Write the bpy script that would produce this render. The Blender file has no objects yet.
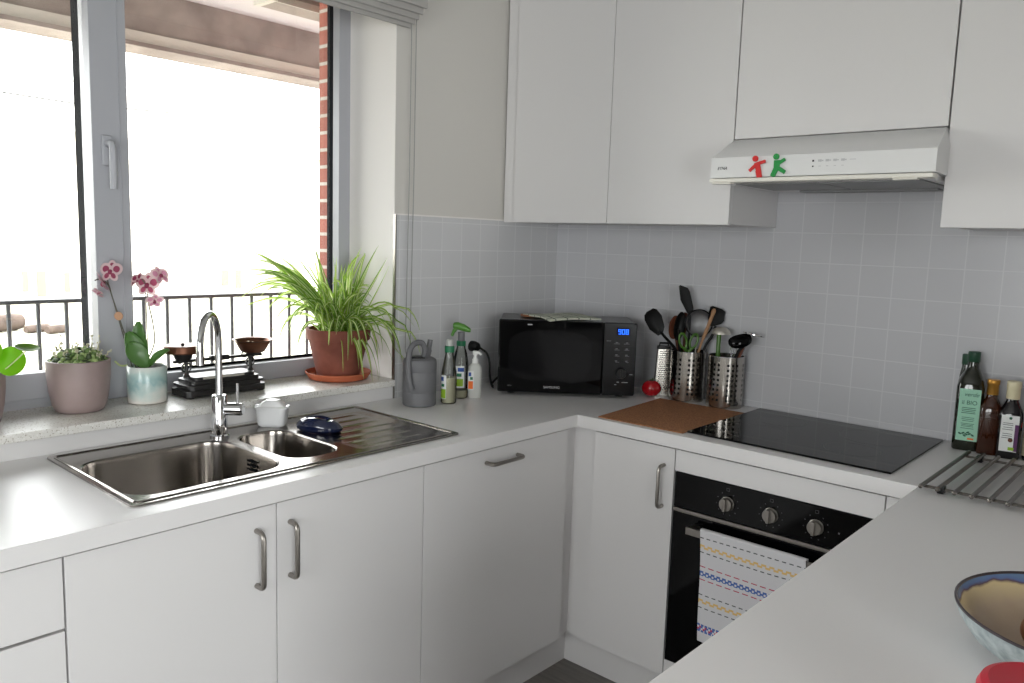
import bpy, bmesh, math, random
from mathutils import Vector, Matrix
PI = math.pi
random.seed(7)
K = 0.91                      # worktop height; z below is measured from the worktop
COL = bpy.context.scene.collection
sc = bpy.context.scene

# ------------------------------------------------------------------ materials
def lin(h):
    h = h.lstrip('#'); o = []
    for i in (0, 2, 4):
        c = int(h[i:i+2], 16)/255
        o.append(c/12.92 if c <= .04045 else ((c+.055)/1.055)**2.4)
    return (*o, 1)
MATS = {}
def mat(name, col, rough=.5, metal=0, var=0, vscale=30, bump=0, bscale=200, coat=0, spec=.5, trans=0, sss=0, emit=None, alpha=1, vcol=None, aniso=0, stretch=None):
    m = bpy.data.materials.new(name); m.use_nodes = True
    nt = m.node_tree; n = nt.nodes; l = nt.links; b = n['Principled BSDF']
    c = lin(col) if isinstance(col, str) else col
    b.inputs['Base Color'].default_value = c
    b.inputs['Roughness'].default_value = rough; b.inputs['Metallic'].default_value = metal
    b.inputs['Coat Weight'].default_value = coat; b.inputs['Coat Roughness'].default_value = .05
    b.inputs['Specular IOR Level'].default_value = spec
    b.inputs['Transmission Weight'].default_value = trans
    if emit: b.inputs['Emission Color'].default_value = lin(emit[0]); b.inputs['Emission Strength'].default_value = emit[1]
    tc = n.new('ShaderNodeTexCoord'); src = tc.outputs['Object']
    if stretch:
        mp = n.new('ShaderNodeMapping'); mp.inputs['Scale'].default_value = stretch; l.new(src, mp.inputs[0]); src = mp.outputs[0]
    if var:
        t = n.new('ShaderNodeTexNoise'); t.inputs['Scale'].default_value = vscale; t.inputs['Detail'].default_value = 5; l.new(src, t.inputs['Vector'])
        r = n.new('ShaderNodeValToRGB'); l.new(t.outputs['Fac'], r.inputs[0])
        d = lin(vcol) if vcol else tuple(x*(1-var) for x in c[:3])+(1,)
        r.color_ramp.elements[0].position = .35; r.color_ramp.elements[1].position = .65
        r.color_ramp.elements[0].color = d; r.color_ramp.elements[1].color = c
        l.new(r.outputs[0], b.inputs['Base Color'])
    if bump:
        t = n.new('ShaderNodeTexNoise'); t.inputs['Scale'].default_value = bscale; t.inputs['Detail'].default_value = 3; l.new(src, t.inputs['Vector'])
        bp = n.new('ShaderNodeBump'); bp.inputs['Strength'].default_value = bump; bp.inputs['Distance'].default_value = .002
        l.new(t.outputs['Fac'], bp.inputs['Height']); l.new(bp.outputs[0], b.inputs['Normal'])
    if sss:
        tr = n.new('ShaderNodeBsdfTranslucent'); tr.inputs[0].default_value = c
        mx = n.new('ShaderNodeMixShader'); mx.inputs[0].default_value = sss
        l.new(b.outputs[0], mx.inputs[1]); l.new(tr.outputs[0], mx.inputs[2]); l.new(mx.outputs[0], n['Material Output'].inputs[0])
    MATS[name] = m
    return m
def glass_mat(name, tint, refl=.06, rough=0):
    m = bpy.data.materials.new(name); m.use_nodes = True
    nt = m.node_tree; n = nt.nodes; l = nt.links; n.remove(n['Principled BSDF'])
    t = n.new('ShaderNodeBsdfTransparent'); t.inputs[0].default_value = lin(tint)
    g = n.new('ShaderNodeBsdfGlossy'); g.inputs['Roughness'].default_value = rough
    f = n.new('ShaderNodeFresnel'); f.inputs[0].default_value = 1.45
    mx = n.new('ShaderNodeMixShader'); l.new(f.outputs[0], mx.inputs[0]); l.new(t.outputs[0], mx.inputs[1]); l.new(g.outputs[0], mx.inputs[2])
    l.new(mx.outputs[0], n['Material Output'].inputs[0]); return m
def grid_mat(name, ax, col, joint, pitch, off, jw=.004, rough=.2, brick=False):
    """tiles / bricks: joints every pitch along the two axes of ax"""
    m = bpy.data.materials.new(name); m.use_nodes = True
    nt = m.node_tree; n = nt.nodes; l = nt.links; b = n['Principled BSDF']
    tc = n.new('ShaderNodeTexCoord'); sp = n.new('ShaderNodeSeparateXYZ'); l.new(tc.outputs['Object'], sp.inputs[0])
    cb = n.new('ShaderNodeCombineXYZ')
    for i, a in enumerate(ax):
        ad = n.new('ShaderNodeMath'); ad.operation = 'ADD'; ad.inputs[1].default_value = 20*pitch[i]-off[i]
        l.new(sp.outputs['XYZ'.index(a)], ad.inputs[0]); l.new(ad.outputs[0], cb.inputs[i])
    t = n.new('ShaderNodeTexBrick'); t.offset = .5 if brick else 0; t.squash = 1
    t.inputs['Scale'].default_value = 1; t.inputs['Brick Width'].default_value = pitch[0]; t.inputs['Row Height'].default_value = pitch[1]
    t.inputs['Mortar Size'].default_value = jw/2; t.inputs['Mortar Smooth'].default_value = .3; t.inputs['Bias'].default_value = 0
    t.inputs['Color1'].default_value = lin(col); c2 = lin(col); k = .7 if brick else .97
    t.inputs['Color2'].default_value = (c2[0]*k, c2[1]*k, c2[2]*k, 1)
    t.inputs['Mortar'].default_value = lin(joint)
    l.new(cb.outputs[0], t.inputs['Vector']); l.new(t.outputs['Color'], b.inputs['Base Color'])
    bp = n.new('ShaderNodeBump'); bp.invert = True; bp.inputs['Strength'].default_value = .35; bp.inputs['Distance'].default_value = .001
    l.new(t.outputs['Fac'], bp.inputs['Height'])
    ns = n.new('ShaderNodeTexNoise'); ns.inputs['Scale'].default_value = 14; l.new(tc.outputs['Object'], ns.inputs['Vector'])
    b2 = n.new('ShaderNodeBump'); b2.inputs['Strength'].default_value = .08; b2.inputs['Distance'].default_value = .002
    l.new(ns.outputs['Fac'], b2.inputs['Height']); l.new(bp.outputs[0], b2.inputs['Normal']); l.new(b2.outputs[0], b.inputs['Normal'])
    b.inputs['Roughness'].default_value = rough
    return m

M = dict(
    wall=mat('wall_paint', '#c9c6c1', .85, bump=.15, bscale=300),
    reveal=mat('reveal_paint', '#e6e2df', .85, bump=.1, bscale=300),
    ceil=mat('ceiling_paint', '#dddcdb', .9),
    tileL=grid_mat('tiles_side', 'YZ', '#c8c8ca', '#d6d6d7', (.1, .1), (-.0794, .0233), rough=.22),
    tileB=grid_mat('tiles_back', 'XZ', '#c5c5c9', '#cfcfd2', (.1, .1), (.0656, .0233), rough=.22),
    brick=grid_mat('brick_red', 'XZ', '#95574a', '#aaa59d', (.21, .062), (-.37, .01), jw=.014, rough=.9, brick=True),
    floor=mat('floor_laminate', '#6f6a66', .45, var=.25, vscale=6, stretch=(1, 12, 1), bump=.05),
    cab=mat('cabinet_white', '#d8d6d6', .42, bump=.03, bscale=500),
    cabu=mat('cabinet_carcass', '#d6d5d2', .5),
    top=mat('worktop_white', '#dbd9d9', .32, bump=.03, bscale=600),
    sill=None, frame=mat('window_frame_grey', '#a5a6ac', .45), gasket=mat('anthracite', '#17181b', .9, spec=.05),
    steel=mat('brushed_steel', '#b0aca6', .24, 1, bump=.05, bscale=300, stretch=(1, 12, 12)),
    satin=mat('satin_steel', '#9b9690', .32, 1), cupm=mat('polished_steel', '#b3aea8', .16, 1), drainm=mat('drainer_steel', '#a8a29c', .2, 1), dial=mat('dial_print', '#4c4c4f', .6), chrome=mat('chrome', '#d4d4d6', .06, 1),
    drain=mat('sink_steel', '#99948f', .17, 1, bump=.02, bscale=160),
    black=mat('black_plastic', '#09090a', .38, spec=.3), bgloss=mat('black_gloss', '#050506', .06, spec=.22),
    bmat=mat('black_nylon', '#0a0a0b', .45, spec=.2), hob=mat('hob_glass', '#060607', .03, spec=.2), hobmark=mat('hob_marking', '#3a3a3e', .3),
    mwwin=mat('microwave_window', '#0d0d0f', .1, spec=.25), mwpanel=mat('microwave_panel', '#0c0c0e', .22, spec=.3),
    mark=mat('pale_print', '#b9b9bb', .6), dimmark=mat('dim_print', '#77777a', .6),
    led=mat('blue_digits', '#1a4cff', .5, emit=('#2c7bff', 2.2)),
    cork=mat('cork', '#b07a52', .85, var=.4, vscale=210, vcol='#7d5033', bump=.3, bscale=300),
    terra=mat('terracotta', '#82493a', .8, var=.25, vscale=14, vcol='#6c382b', bump=.15, bscale=120),
    terra2=mat('terracotta_saucer', '#b5603f', .75, var=.15, vscale=20),
    soil=mat('potting_soil', '#2c2119', .95, var=.5, vscale=120, bump=.8, bscale=150),
    mauve=mat('mauve_ceramic', '#948280', .5, var=.06, vscale=40),
    leaf=mat('leaf_green', '#98b84a', .45, sss=.55), leafpale=mat('leaf_pale_stripe', '#dde5ae', .5, sss=.55), leafdark=mat('leaf_darker', '#6f9636', .45, sss=.4),
    orleaf=mat('orchid_leaf', '#4c7337', .35, sss=.15), orstem=mat('orchid_stem', '#4a4638', .5),
    pet1=mat('petal_pale', '#e0c6c8', .6, sss=.4), pet2=mat('petal_magenta', '#9a3d5c', .6, sss=.3), pet3=mat('petal_pink', '#c98aa4', .6, sss=.4),
    pil=mat('round_leaf', '#86c21c', .4, sss=.5), pilstem=mat('round_leaf_stem', '#b7c48a', .5),
    suc1=mat('succulent_green', '#617c40', .55, sss=.1), suc2=mat('succulent_light', '#a3b878', .55, sss=.2), suc3=mat('succulent_dark', '#3b4a2c', .55), sucdry=mat('dry_sprig', '#cfcbb0', .7, sss=.2),
    iron=mat('cast_iron', '#161413', .4, bump=.3, bscale=120), brass=mat('aged_copper', '#6b4634', .38, .75, var=.3, vscale=25),
    weight=mat('brass_weight', '#9c8a62', .35, .8), card=mat('ivory_plate', '#a9a49a', .5),
    canm=mat('watering_can_grey', '#67676a', .55, bump=.05, bscale=80),
    navy=mat('navy_gloss', '#0e1838', .15, coat=.6), white=mat('white_ceramic', '#e9e9ea', .18), wplas=mat('white_plastic', '#e4e4e2', .35),
    green=mat('cap_green', '#1f6e4a', .4), trig=mat('trigger_green', '#4c8030', .4),
    lgreen=mat('label_green', '#8fb52c', .6), lblue=mat('label_blue', '#2a4f9c', .6), lorange=mat('label_orange', '#ee6f1c', .6), lwhite=mat('label_white', '#e3e5e4', .6),
    red=mat('tomato_red', '#a3121c', .15, coat=.5), redp=mat('red_plastic', '#b3152c', .4), tgreen=mat('tomato_leaf', '#2c4a24', .5),
    wood=mat('beech_wood', '#a9805a', .6, var=.2, vscale=30, stretch=(1, 1, .1)), wood2=mat('dark_wood', '#6b3a24', .55, var=.25, vscale=30),
    gplas=mat('lime_plastic', '#446e20', .4), sievem=None,
    mint=mat('label_mint', '#9fd0b8', .6), dkgreen=mat('label_ink_green', '#1d5a40', .6), ink=mat('label_ink', '#22252a', .6), purple=mat('label_purple', '#5b2d5e', .6), gold=mat('gold_cap', '#b8863c', .35, .8), cream=mat('cream_cap', '#d9cfae', .45), capgreen=mat('dark_green_cap', '#16402c', .4),
    redl=mat('red_label', '#d01818', .5), kraft=mat('label_cream', '#c9bfa4', .6),
    oilg=mat('dark_green_glass', '#15180c', .06, coat=.4), brn=mat('amber_glass', '#361606', .07, coat=.3), blk=mat('black_glass', '#0d0a0e', .07, coat=.4),
    rackm=mat('rack_steel', '#6c6763', .3, 1),
    cloth=mat('towel_white', '#d2d1d4', .9, bump=.4, bscale=400), cy=mat('towel_yellow', '#dcb974', .9), cr=mat('towel_red', '#b5405c', .9), cb=mat('towel_blue', '#4a68aa', .9), ck=mat('towel_charcoal', '#454a4c', .9),
    blind=mat('blind_fabric', '#a5a29f', .9, bump=.2, bscale=500), cordm=mat('cord_grey', '#8f8f8c', .7),
    conc=mat('concrete', '#9c928d', .9, var=.25, vscale=5, vcol='#7f7470'), concw=mat('painted_lip', '#c3beb7', .85), slabw=mat('balcony_soffit', '#c4bebe', .9),
    railm=mat('railing_paint', '#34373c', .5), tile_out=mat('balcony_tiles', '#a09a92', .8, var=.1), cable=mat('cable_black', '#202020', .6),
    house=mat('pale_render', '#e6e0d6', .9), housew=mat('tan_shutter', '#726b62', .7), logm=mat('log_bark', '#54463d', .9, var=.4, vscale=4, vcol='#332822'),
    magr=mat('magnet_red', '#c81e1e', .45), magg=mat('magnet_green', '#128a3c', .45),
    hood=mat('hood_white', '#dcdcdc', .3), hoodf=mat('filter_grey', '#8d8d8e', .45, .3, bump=.3, bscale=500), hoodlip=mat('hood_cream', '#e2dfd6', .3),
    glove=mat('potholder_cloth', '#b7bbab', .9, bump=.3, bscale=300), gline=mat('potholder_line', '#5d6159', .9),
    cpl=glass_mat('clear_bottle', '#f2f4f1', rough=.03), frost=mat('frosted_plastic', '#d5d6d2', .35, sss=.3), liquid=mat('pale_liquid', '#c6c0a6', .25),
    glass=glass_mat('window_glass', '#f4f8f6'),
)
def mk_sill():
    m = mat('sill_terrazzo', '#cfcdc7', .3); n = m.node_tree.nodes; l = m.node_tree.links
    tc = n.new('ShaderNodeTexCoord'); v = n.new('ShaderNodeTexVoronoi'); v.inputs['Scale'].default_value = 330
    l.new(tc.outputs['Object'], v.inputs['Vector'])
    r = n.new('ShaderNodeValToRGB'); r.color_ramp.interpolation = 'CONSTANT'
    sx = n.new('ShaderNodeSeparateColor'); l.new(v.outputs['Color'], sx.inputs[0]); l.new(sx.outputs[0], r.inputs[0])
    e = r.color_ramp.elements; e[0].position = 0; e[0].color = lin('#aea69b'); e[1].position = .09; e[1].color = lin('#dddbd6')
    x = e.new(.85); x.color = lin('#e6e4e1')
    l.new(r.outputs[0], n['Principled BSDF'].inputs['Base Color']); return m
M['sill'] = mk_sill()
def mk_orchidpot():
    m = mat('glazed_pot', '#d8d6d0', .2); n = m.node_tree.nodes; l = m.node_tree.links
    tc = n.new('ShaderNodeTexCoord'); sp = n.new('ShaderNodeSeparateXYZ'); l.new(tc.outputs['Object'], sp.inputs[0])
    t = n.new('ShaderNodeTexNoise'); t.inputs['Scale'].default_value = 22; t.inputs['Detail'].default_value = 4; l.new(tc.outputs['Object'], t.inputs['Vector'])
    a = n.new('ShaderNodeMath'); a.operation = 'MULTIPLY_ADD'; a.inputs[1].default_value = .09; l.new(t.outputs['Fac'], a.inputs[0]); l.new(sp.outputs[2], a.inputs[2])
    r = n.new('ShaderNodeValToRGB'); mr = n.new('ShaderNodeMapRange'); mr.inputs[1].default_value = .03; mr.inputs[2].default_value = .165; l.new(a.outputs[0], mr.inputs[0]); l.new(mr.outputs[0], r.inputs[0])
    e = r.color_ramp.elements; e[0].position = .18; e[0].color = lin('#d3cfc8'); e[1].position = 1; e[1].color = lin('#cfd0ca')
    for p_, c in ((.4, '#b3c2be'), (.55, '#8fabac'), (.72, '#a9bfbb')): x = e.new(p_); x.color = lin(c)
    l.new(r.outputs[0], n['Principled BSDF'].inputs['Base Color']); return m
M['opot'] = mk_orchidpot()
def mk_bowl():
    m = mat('glazed_bowl_inside', '#b39b80', .22); n = m.node_tree.nodes; l = m.node_tree.links
    tc = n.new('ShaderNodeTexCoord'); sp = n.new('ShaderNodeSeparateXYZ'); l.new(tc.outputs['Object'], sp.inputs[0])
    t = n.new('ShaderNodeTexNoise'); t.inputs['Scale'].default_value = 28; l.new(tc.outputs['Object'], t.inputs['Vector'])
    a = n.new('ShaderNodeMath'); a.operation = 'MULTIPLY_ADD'; a.inputs[1].default_value = .018; l.new(t.outputs['Fac'], a.inputs[0]); l.new(sp.outputs[2], a.inputs[2])
    mr = n.new('ShaderNodeMapRange'); mr.inputs[1].default_value = .008; mr.inputs[2].default_value = .082; l.new(a.outputs[0], mr.inputs[0])
    r = n.new('ShaderNodeValToRGB'); l.new(mr.outputs[0], r.inputs[0]); e = r.color_ramp.elements
    e[0].position = .1; e[0].color = lin('#a08a78'); e[1].position = .97; e[1].color = lin('#5f7799')
    for p_, c in ((.5, '#b8a48e'), (.8, '#cbb88e'), (.855, '#5c4650'), (.9, '#5a6c98')): x = e.new(p_); x.color = lin(c)
    l.new(r.outputs[0], n['Principled BSDF'].inputs['Base Color']); return m
M['bowlin'] = mk_bowl()
M['bowlout'] = mat('glazed_bowl_outside', '#a9b3b4', .35, var=.3, vscale=60, vcol='#7d898c')
M['bowlrim'] = mat('glazed_bowl_rim', '#3a3236', .3)
def mk_sieve():
    m = glass_mat('sieve_mesh', '#8a8a8c'); n = m.node_tree.nodes; l = m.node_tree.links
    mx = [x for x in n if x.type == 'MIX_SHADER'][0]; g = [x for x in n if x.type == 'BSDF_GLOSSY'][0]
    g.inputs[0].default_value = (.6, .6, .61, 1); g.inputs['Roughness'].default_value = .5
    for k in list(mx.inputs[0].links): l.remove(k)
    mx.inputs[0].default_value = .42; return m
M['sievem'] = mk_sieve()
def mk_grass():
    m = mat('lawn_grass', '#9c9b88', .95, var=.3, vscale=1.2, vcol='#a8a193'); return m
M['grass'] = mk_grass()

# ------------------------------------------------------------------ mesh helpers
class B:
    def __init__(s): s.bm = bmesh.new(); s.bev = False
    def _mi(s, faces, mi):
        for f in faces: f.material_index = mi
    def box(s, x0, x1, y0, y1, z0, z1, bev=0, mi=0, seg=2):
        bm = s.bm; v = [bm.verts.new((x, y, z)) for x in (x0, x1) for y in (y0, y1) for z in (z0, z1)]
        fs = [bm.faces.new([v[i] for i in q]) for q in ((0, 1, 3, 2), (4, 6, 7, 5), (0, 4, 5, 1), (2, 3, 7, 6), (0, 2, 6, 4), (1, 5, 7, 3))]
        s._mi(fs, mi)
        if bev:
            s.bev = True; es = list({e for f in fs for e in f.edges})
            r = bmesh.ops.bevel(bm, geom=es, offset=bev, segments=seg, affect='EDGES', profile=.5, clamp_overlap=True)
            s._mi(r['faces'], mi)
        return s
    def loops(s, L, closed=True, cap0=False, cap1=False, mi=0):
        bm = s.bm; V = [[bm.verts.new(p) for p in lp] for lp in L]; n = len(L[0])
        for a, b in zip(V, V[1:]):
            for i in range(n if closed else n-1):
                j = (i+1) % n
                try: bm.faces.new((a[i], a[j], b[j], b[i])).material_index = mi
                except ValueError: pass
        if cap0: bm.faces.new(V[0][::-1]).material_index = mi
        if cap1: bm.faces.new(V[-1]).material_index = mi
        return V
    def lathe(s, prof, seg=32, c=(0, 0, 0), cap0=True, cap1=True, mi=0, sx=1, sy=1, sq=None):
        """profile [(r,z)..]; sq: superellipse power for squarish bottles"""
        L = []
        for r, z in prof:
            lp = []
            for i in range(seg):
                a = 2*PI*i/seg; ca, sa = math.cos(a), math.sin(a); k = 1
                if sq: k = (abs(ca)**sq+abs(sa)**sq)**(-1/sq)
                lp.append((c[0]+r*ca*k*sx, c[1]+r*sa*k*sy, c[2]+z))
            L.append(lp)
        s.loops(L, True, cap0, cap1, mi); return s
    def tube(s, P, r, seg=10, mi=0, cap=True, closed=False, flat=None):
        P = [Vector(p) for p in P]; n = len(P); R = r if isinstance(r, (list, tuple)) else [r]*n
        L = []; up = None
        for i, p in enumerate(P):
            if closed: t = P[(i+1) % n]-P[i-1]
            else: t = P[min(i+1, n-1)]-P[max(i-1, 0)]
            t.normalize()
            if up is None:
                up = Vector((0, 0, 1)) if abs(t.z) < .9 else Vector((1, 0, 0))
                if flat: up = Vector(flat)
            u = (up-t*up.dot(t)).normalized(); w = t.cross(u); up = u
            L.append([p+(u*math.cos(2*PI*k/seg)+w*math.sin(2*PI*k/seg))*R[i] for k in range(seg)])
        if closed: L.append(L[0])
        s.loops(L, True, cap and not closed, cap and not closed, mi); return s
    def cyl(s, p0, p1, r0, r1=None, seg=20, mi=0): return s.tube([p0, p1], [r0, r0 if r1 is None else r1], seg, mi)
    def prism(s, poly, f0, f1, mi=0):
        """poly of 2-D points, f0/f1 map (u,v)->3-D for the two ends"""
        s.loops([[f0(*p) for p in poly], [f1(*p) for p in poly]], True, True, True, mi); return s
    def ell(s, c, r, seg=20, rings=12, mi=0, R=None):
        bm = s.bm; mtx = Matrix.Translation(c) @ (R.to_4x4() if R else Matrix()) @ Matrix.Diagonal((*r, 1))
        q = bmesh.ops.create_uvsphere(bm, u_segments=seg, v_segments=rings, radius=1, matrix=mtx)
        for v in q['verts']:
            for f in v.link_faces: f.material_index = mi
        return s
    def ribbon(s, pts, w, fold=.3, mi=(0, 1), side=None, roll=0):
        """leaf blade with a folded midrib: 3 strips (edge, middle, edge)"""
        P = [Vector(p) for p in pts]; n = len(P); L = []
        for i, p in enumerate(P):
            t = (P[min(i+1, n-1)]-P[max(i-1, 0)]).normalized()
            sd = t.cross(Vector((0, 0, 1)))
            if sd.length < .05: sd = Vector(side or (1, 0, 0))
            sd.normalize(); nn = sd.cross(t)
            if roll: sd, nn = sd*math.cos(roll)+nn*math.sin(roll), nn*math.cos(roll)-sd*math.sin(roll)
            ww = w[i]
            L.append([p-sd*ww+nn*ww*fold, p-sd*ww*.33, p+sd*ww*.33, p+sd*ww+nn*ww*fold])
        V = [[s.bm.verts.new(q) for q in lp] for lp in L]
        for a, b in zip(V, V[1:]):
            for k in range(3): s.bm.faces.new((a[k], a[k+1], b[k+1], b[k])).material_index = mi[1] if k == 1 else mi[0]
        return s
    def solid(s, th):
        bmesh.ops.recalc_face_normals(s.bm, faces=s.bm.faces[:])
        bmesh.ops.solidify(s.bm, geom=s.bm.faces[:], thickness=th); return s
    def xf(s, m): bmesh.ops.transform(s.bm, matrix=m, verts=s.bm.verts[:]); return s
    def to(s, name, mats, parent=None, loc=(0, 0, 0), rot=(0, 0, 0), label=None, smooth=.6, recalc=True):
        bm = s.bm
        if recalc: bmesh.ops.recalc_face_normals(bm, faces=bm.faces[:])
        for f in bm.faces: f.smooth = True
        for e in bm.edges:
            e.smooth = len(e.link_faces) != 2 or e.calc_face_angle(0) < smooth
        me = bpy.data.meshes.new(name); bm.to_mesh(me); bm.free()
        for m in (mats if isinstance(mats, (list, tuple)) else [mats]): me.materials.append(M[m] if isinstance(m, str) else m)
        o = bpy.data.objects.new(name, me); COL.objects.link(o); o.location = loc; o.rotation_euler = rot
        if s.bev: md = o.modifiers.new('weighted', 'WEIGHTED_NORMAL'); md.keep_sharp = True; md.weight = 80
        if parent: o.parent = parent
        if label: o['label'] = label
        return o
def thing(name, label, cat, loc=(0, 0, 0), rz=0, group=None):
    o = bpy.data.objects.new(name, None); COL.objects.link(o); o.empty_display_size = .05
    o.location = (loc[0], loc[1], loc[2]+K); o.rotation_euler = (0, 0, rz); return tag(o, label, cat, group)
def tag(o, label, cat, group=None, kind=None):
    if label: o['label'] = label
    if cat: o['category'] = cat
    if group: o['group'] = group
    if kind: o['kind'] = kind
    return o
def struct(b, name, m, **kw):
    o = b.to(name, m, loc=(0, 0, K), **kw); o['kind'] = 'structure'; return o
def sempty(name, loc=(0, 0, 0)):
    o = bpy.data.objects.new(name, None); COL.objects.link(o); o.location = (loc[0], loc[1], loc[2]+K); o['kind'] = 'structure'; return o
def text(s, size, m, parent, loc, rot, name='lettering', ext=.0003, shear=0, align='CENTER', sx=1):
    cu = bpy.data.curves.new(name, 'FONT'); cu.body = s; cu.size = size; cu.extrude = ext; cu.align_x = align; cu.align_y = 'CENTER'; cu.shear = shear
    o = bpy.data.objects.new(name, cu); COL.objects.link(o); bpy.context.view_layer.update()
    me = bpy.data.meshes.new_from_object(o.evaluated_get(bpy.context.evaluated_depsgraph_get()))
    bpy.data.objects.remove(o); bpy.data.curves.remove(cu)
    me.materials.clear(); me.materials.append(M[m])
    o = bpy.data.objects.new(name, me); COL.objects.link(o); o.parent = parent; o.location = loc; o.rotation_euler = rot; o.scale = (sx, 1, 1)
    return o
def bez(a, b, c, n=12):
    a, b, c = Vector(a), Vector(b), Vector(c)
    return [a*(1-t)**2+b*2*t*(1-t)+c*t*t for t in [i/n for i in range(n+1)]]
def spline(P, n=6):
    P = [Vector(p) for p in P]; Q = [P[0]*2-P[1]]+P+[P[-1]*2-P[-2]]; o = []
    for i in range(1, len(Q)-2):
        for k in range(n):
            t = k/n; a, b, c, d = Q[i-1:i+3]
            o.append(.5*((2*b)+(c-a)*t+(2*a-5*b+4*c-d)*t*t+(3*b-a-3*c+d)*t**3))
    return o+[P[-1]]
def rrect(x0, x1, y0, y1, r, z, n=6):
    o = []
    for cx, cy, a0 in ((x1-r, y1-r, 0), (x0+r, y1-r, PI/2), (x0+r, y0+r, PI), (x1-r, y0+r, 3*PI/2)):
        for i in range(n+1):
            a = a0+PI/2*i/n; o.append((cx+r*math.cos(a), cy+r*math.sin(a), z))
    return o
def cells(b, xs, ys, keep, z0, z1, mi=0):
    """slab made of grid cells, with holes"""
    bm = b.bm; vt = {}
    def v(i, j, k):
        if (i, j, k) not in vt: vt[(i, j, k)] = bm.verts.new((xs[i], ys[j], (z0, z1)[k]))
        return vt[(i, j, k)]
    on = {(i, j) for i in range(len(xs)-1) for j in range(len(ys)-1) if keep((xs[i]+xs[i+1])/2, (ys[j]+ys[j+1])/2)}
    for i, j in on:
        bm.faces.new((v(i, j, 1), v(i+1, j, 1), v(i+1, j+1, 1), v(i, j+1, 1))); bm.faces.new((v(i, j, 0), v(i, j+1, 0), v(i+1, j+1, 0), v(i+1, j, 0)))
        for di, dj, a, c in ((-1, 0, (0, 1), (0, 0)), (1, 0, (1, 0), (1, 1)), (0, -1, (0, 0), (1, 0)), (0, 1, (1, 1), (0, 1))):
            if (i+di, j+dj) not in on:
                p, q = (i+a[0], j+a[1]), (i+c[0], j+c[1]); bm.faces.new((v(*p, 0), v(*q, 0), v(*q, 1), v(*p, 1)))
    return b
def bow_handle(parent, p, axis, out, L=.13, r=.006, off=.032, name='handle'):
    """bar handle: p centre on the door face, axis along the bar, out away from the door"""
    p, a, o = Vector(p), Vector(axis), Vector(out); h = L/2; c = .014
    P = [p-a*h+o*.0, p-a*h+o*(off-c)]
    P += [p-a*(h-c*(1-math.cos(t)))+o*(off-c+c*math.sin(t)) for t in (PI/8, PI/4, 3*PI/8, PI/2)]
    P += [p+a*(h-c*(1-math.sin(t)))+o*(off-c+c*math.cos(t)) for t in (0, PI/8, PI/4, 3*PI/8)][0:] + [p+a*h+o*(off-c), p+a*h]
    return B().tube(P, r, 10).to(name, 'satin', parent)

D = .595; FX = .578; FY = -.58      # worktop depth, front planes of the two runs
WTOP = 1.5                          # window head
# ------------------------------------------------------------------ room shell
YB, XR, CZ = -5.3, 4.4, 1.72
b = B()   # window wall: opening y -3.2..-.897, z .045..WTOP
b.box(-.36, 0, -.897, .1, -K, CZ).box(-.36, 0, YB-.1, -3.2, -K, CZ).box(-.36, 0, -3.2, -.897, -K, .044).box(-.36, 0, -3.2, -.897, WTOP, CZ)
wl = struct(b, 'wall_left', 'wall')
B().box(0, .008, -.897, -.0085, .0005, .641).to('tile_splashback', 'tileL', wl, label='pale grey square wall tiles beside the window')
B().box(-.262, -.001, -.8985, -.8965, .07, WTOP).to('window_reveal', 'reveal', wl, label='white plastered side of the window opening')
B().box(0, .006, -3.1, -.9, .0005, .045).to('upstand', 'cab', wl, label='smooth white strip between worktop and sill')
wb = struct(B().box(-.36, XR+.1, 0, .12, -K, CZ), 'wall_back', 'wall')
B().box(0, 2.75, -.008, 0, .0005, .85).to('tile_splashback', 'tileB', wb, label='pale grey square wall tiles behind the hob')
# unseen rear window and glazed garden door at right, added to light the kitchen
GX0, GX1, GZ0, GZ1 = 1.0, 2.9, -.1, 1.35
b = B(); b.box(-.36, GX0, YB-.12, YB, -K, CZ).box(GX1, XR+.1, YB-.12, YB, -K, CZ).box(GX0, GX1, YB-.12, YB, -K, GZ0).box(GX0, GX1, YB-.12, YB, GZ1, CZ)
struct(b, 'wall_rear', 'wall')
RY0, RY1, RZ = -4.9, -2.6, 1.25
b = B(); b.box(XR, XR+.12, YB-.12, RY0, -K, CZ).box(XR, XR+.12, RY1, .12, -K, CZ).box(XR, XR+.12, RY0, RY1, RZ, CZ)
struct(b, 'wall_right', 'wall')
struct(B().box(-.36, XR+.12, YB-.12, .12, CZ, CZ+.1), 'ceiling', 'ceil')
struct(B().box(-.36, XR+.12, YB-.12, .12, -K-.1, -K), 'floor', 'floor')
w2 = sempty('unseen_window_2', (XR+.06, (RY0+RY1)/2, 0)); hw = (RY1-RY0)/2  # garden door out of view, added for its daylight from the right
b = B()
for y in (-hw, -.04, hw-.08): b.box(-.03, .03, y, y+.08, -K, RZ)
b.box(-.03, .03, -hw, hw, -K, -K+.1).box(-.03, .03, -hw, hw, RZ-.08, RZ)
b.to('window_frame', 'frame', w2)
B().box(-.004, .004, -hw+.08, -.04, -K+.1, RZ-.08).box(-.004, .004, .04, hw-.08, -K+.1, RZ-.08).to('window_glass', 'glass', w2)
w3 = sempty('unseen_window_3', ((GX0+GX1)/2, YB-.06, 0)); hw = (GX1-GX0)/2  # rear window out of view, added as fill from behind the camera
b = B()
for x in (-hw, -.04, hw-.08): b.box(x, x+.08, -.03, .03, GZ0, GZ1)
b.box(-hw, hw, -.03, .03, GZ0, GZ0+.08).box(-hw, hw, -.03, .03, GZ1-.08, GZ1)
b.to('window_frame', 'frame', w3)
B().box(-hw+.08, -.04, -.004, .004, GZ0+.08, GZ1-.08).box(.04, hw-.08, -.004, .004, GZ0+.08, GZ1-.08).to('window_glass', 'glass', w3)
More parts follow.
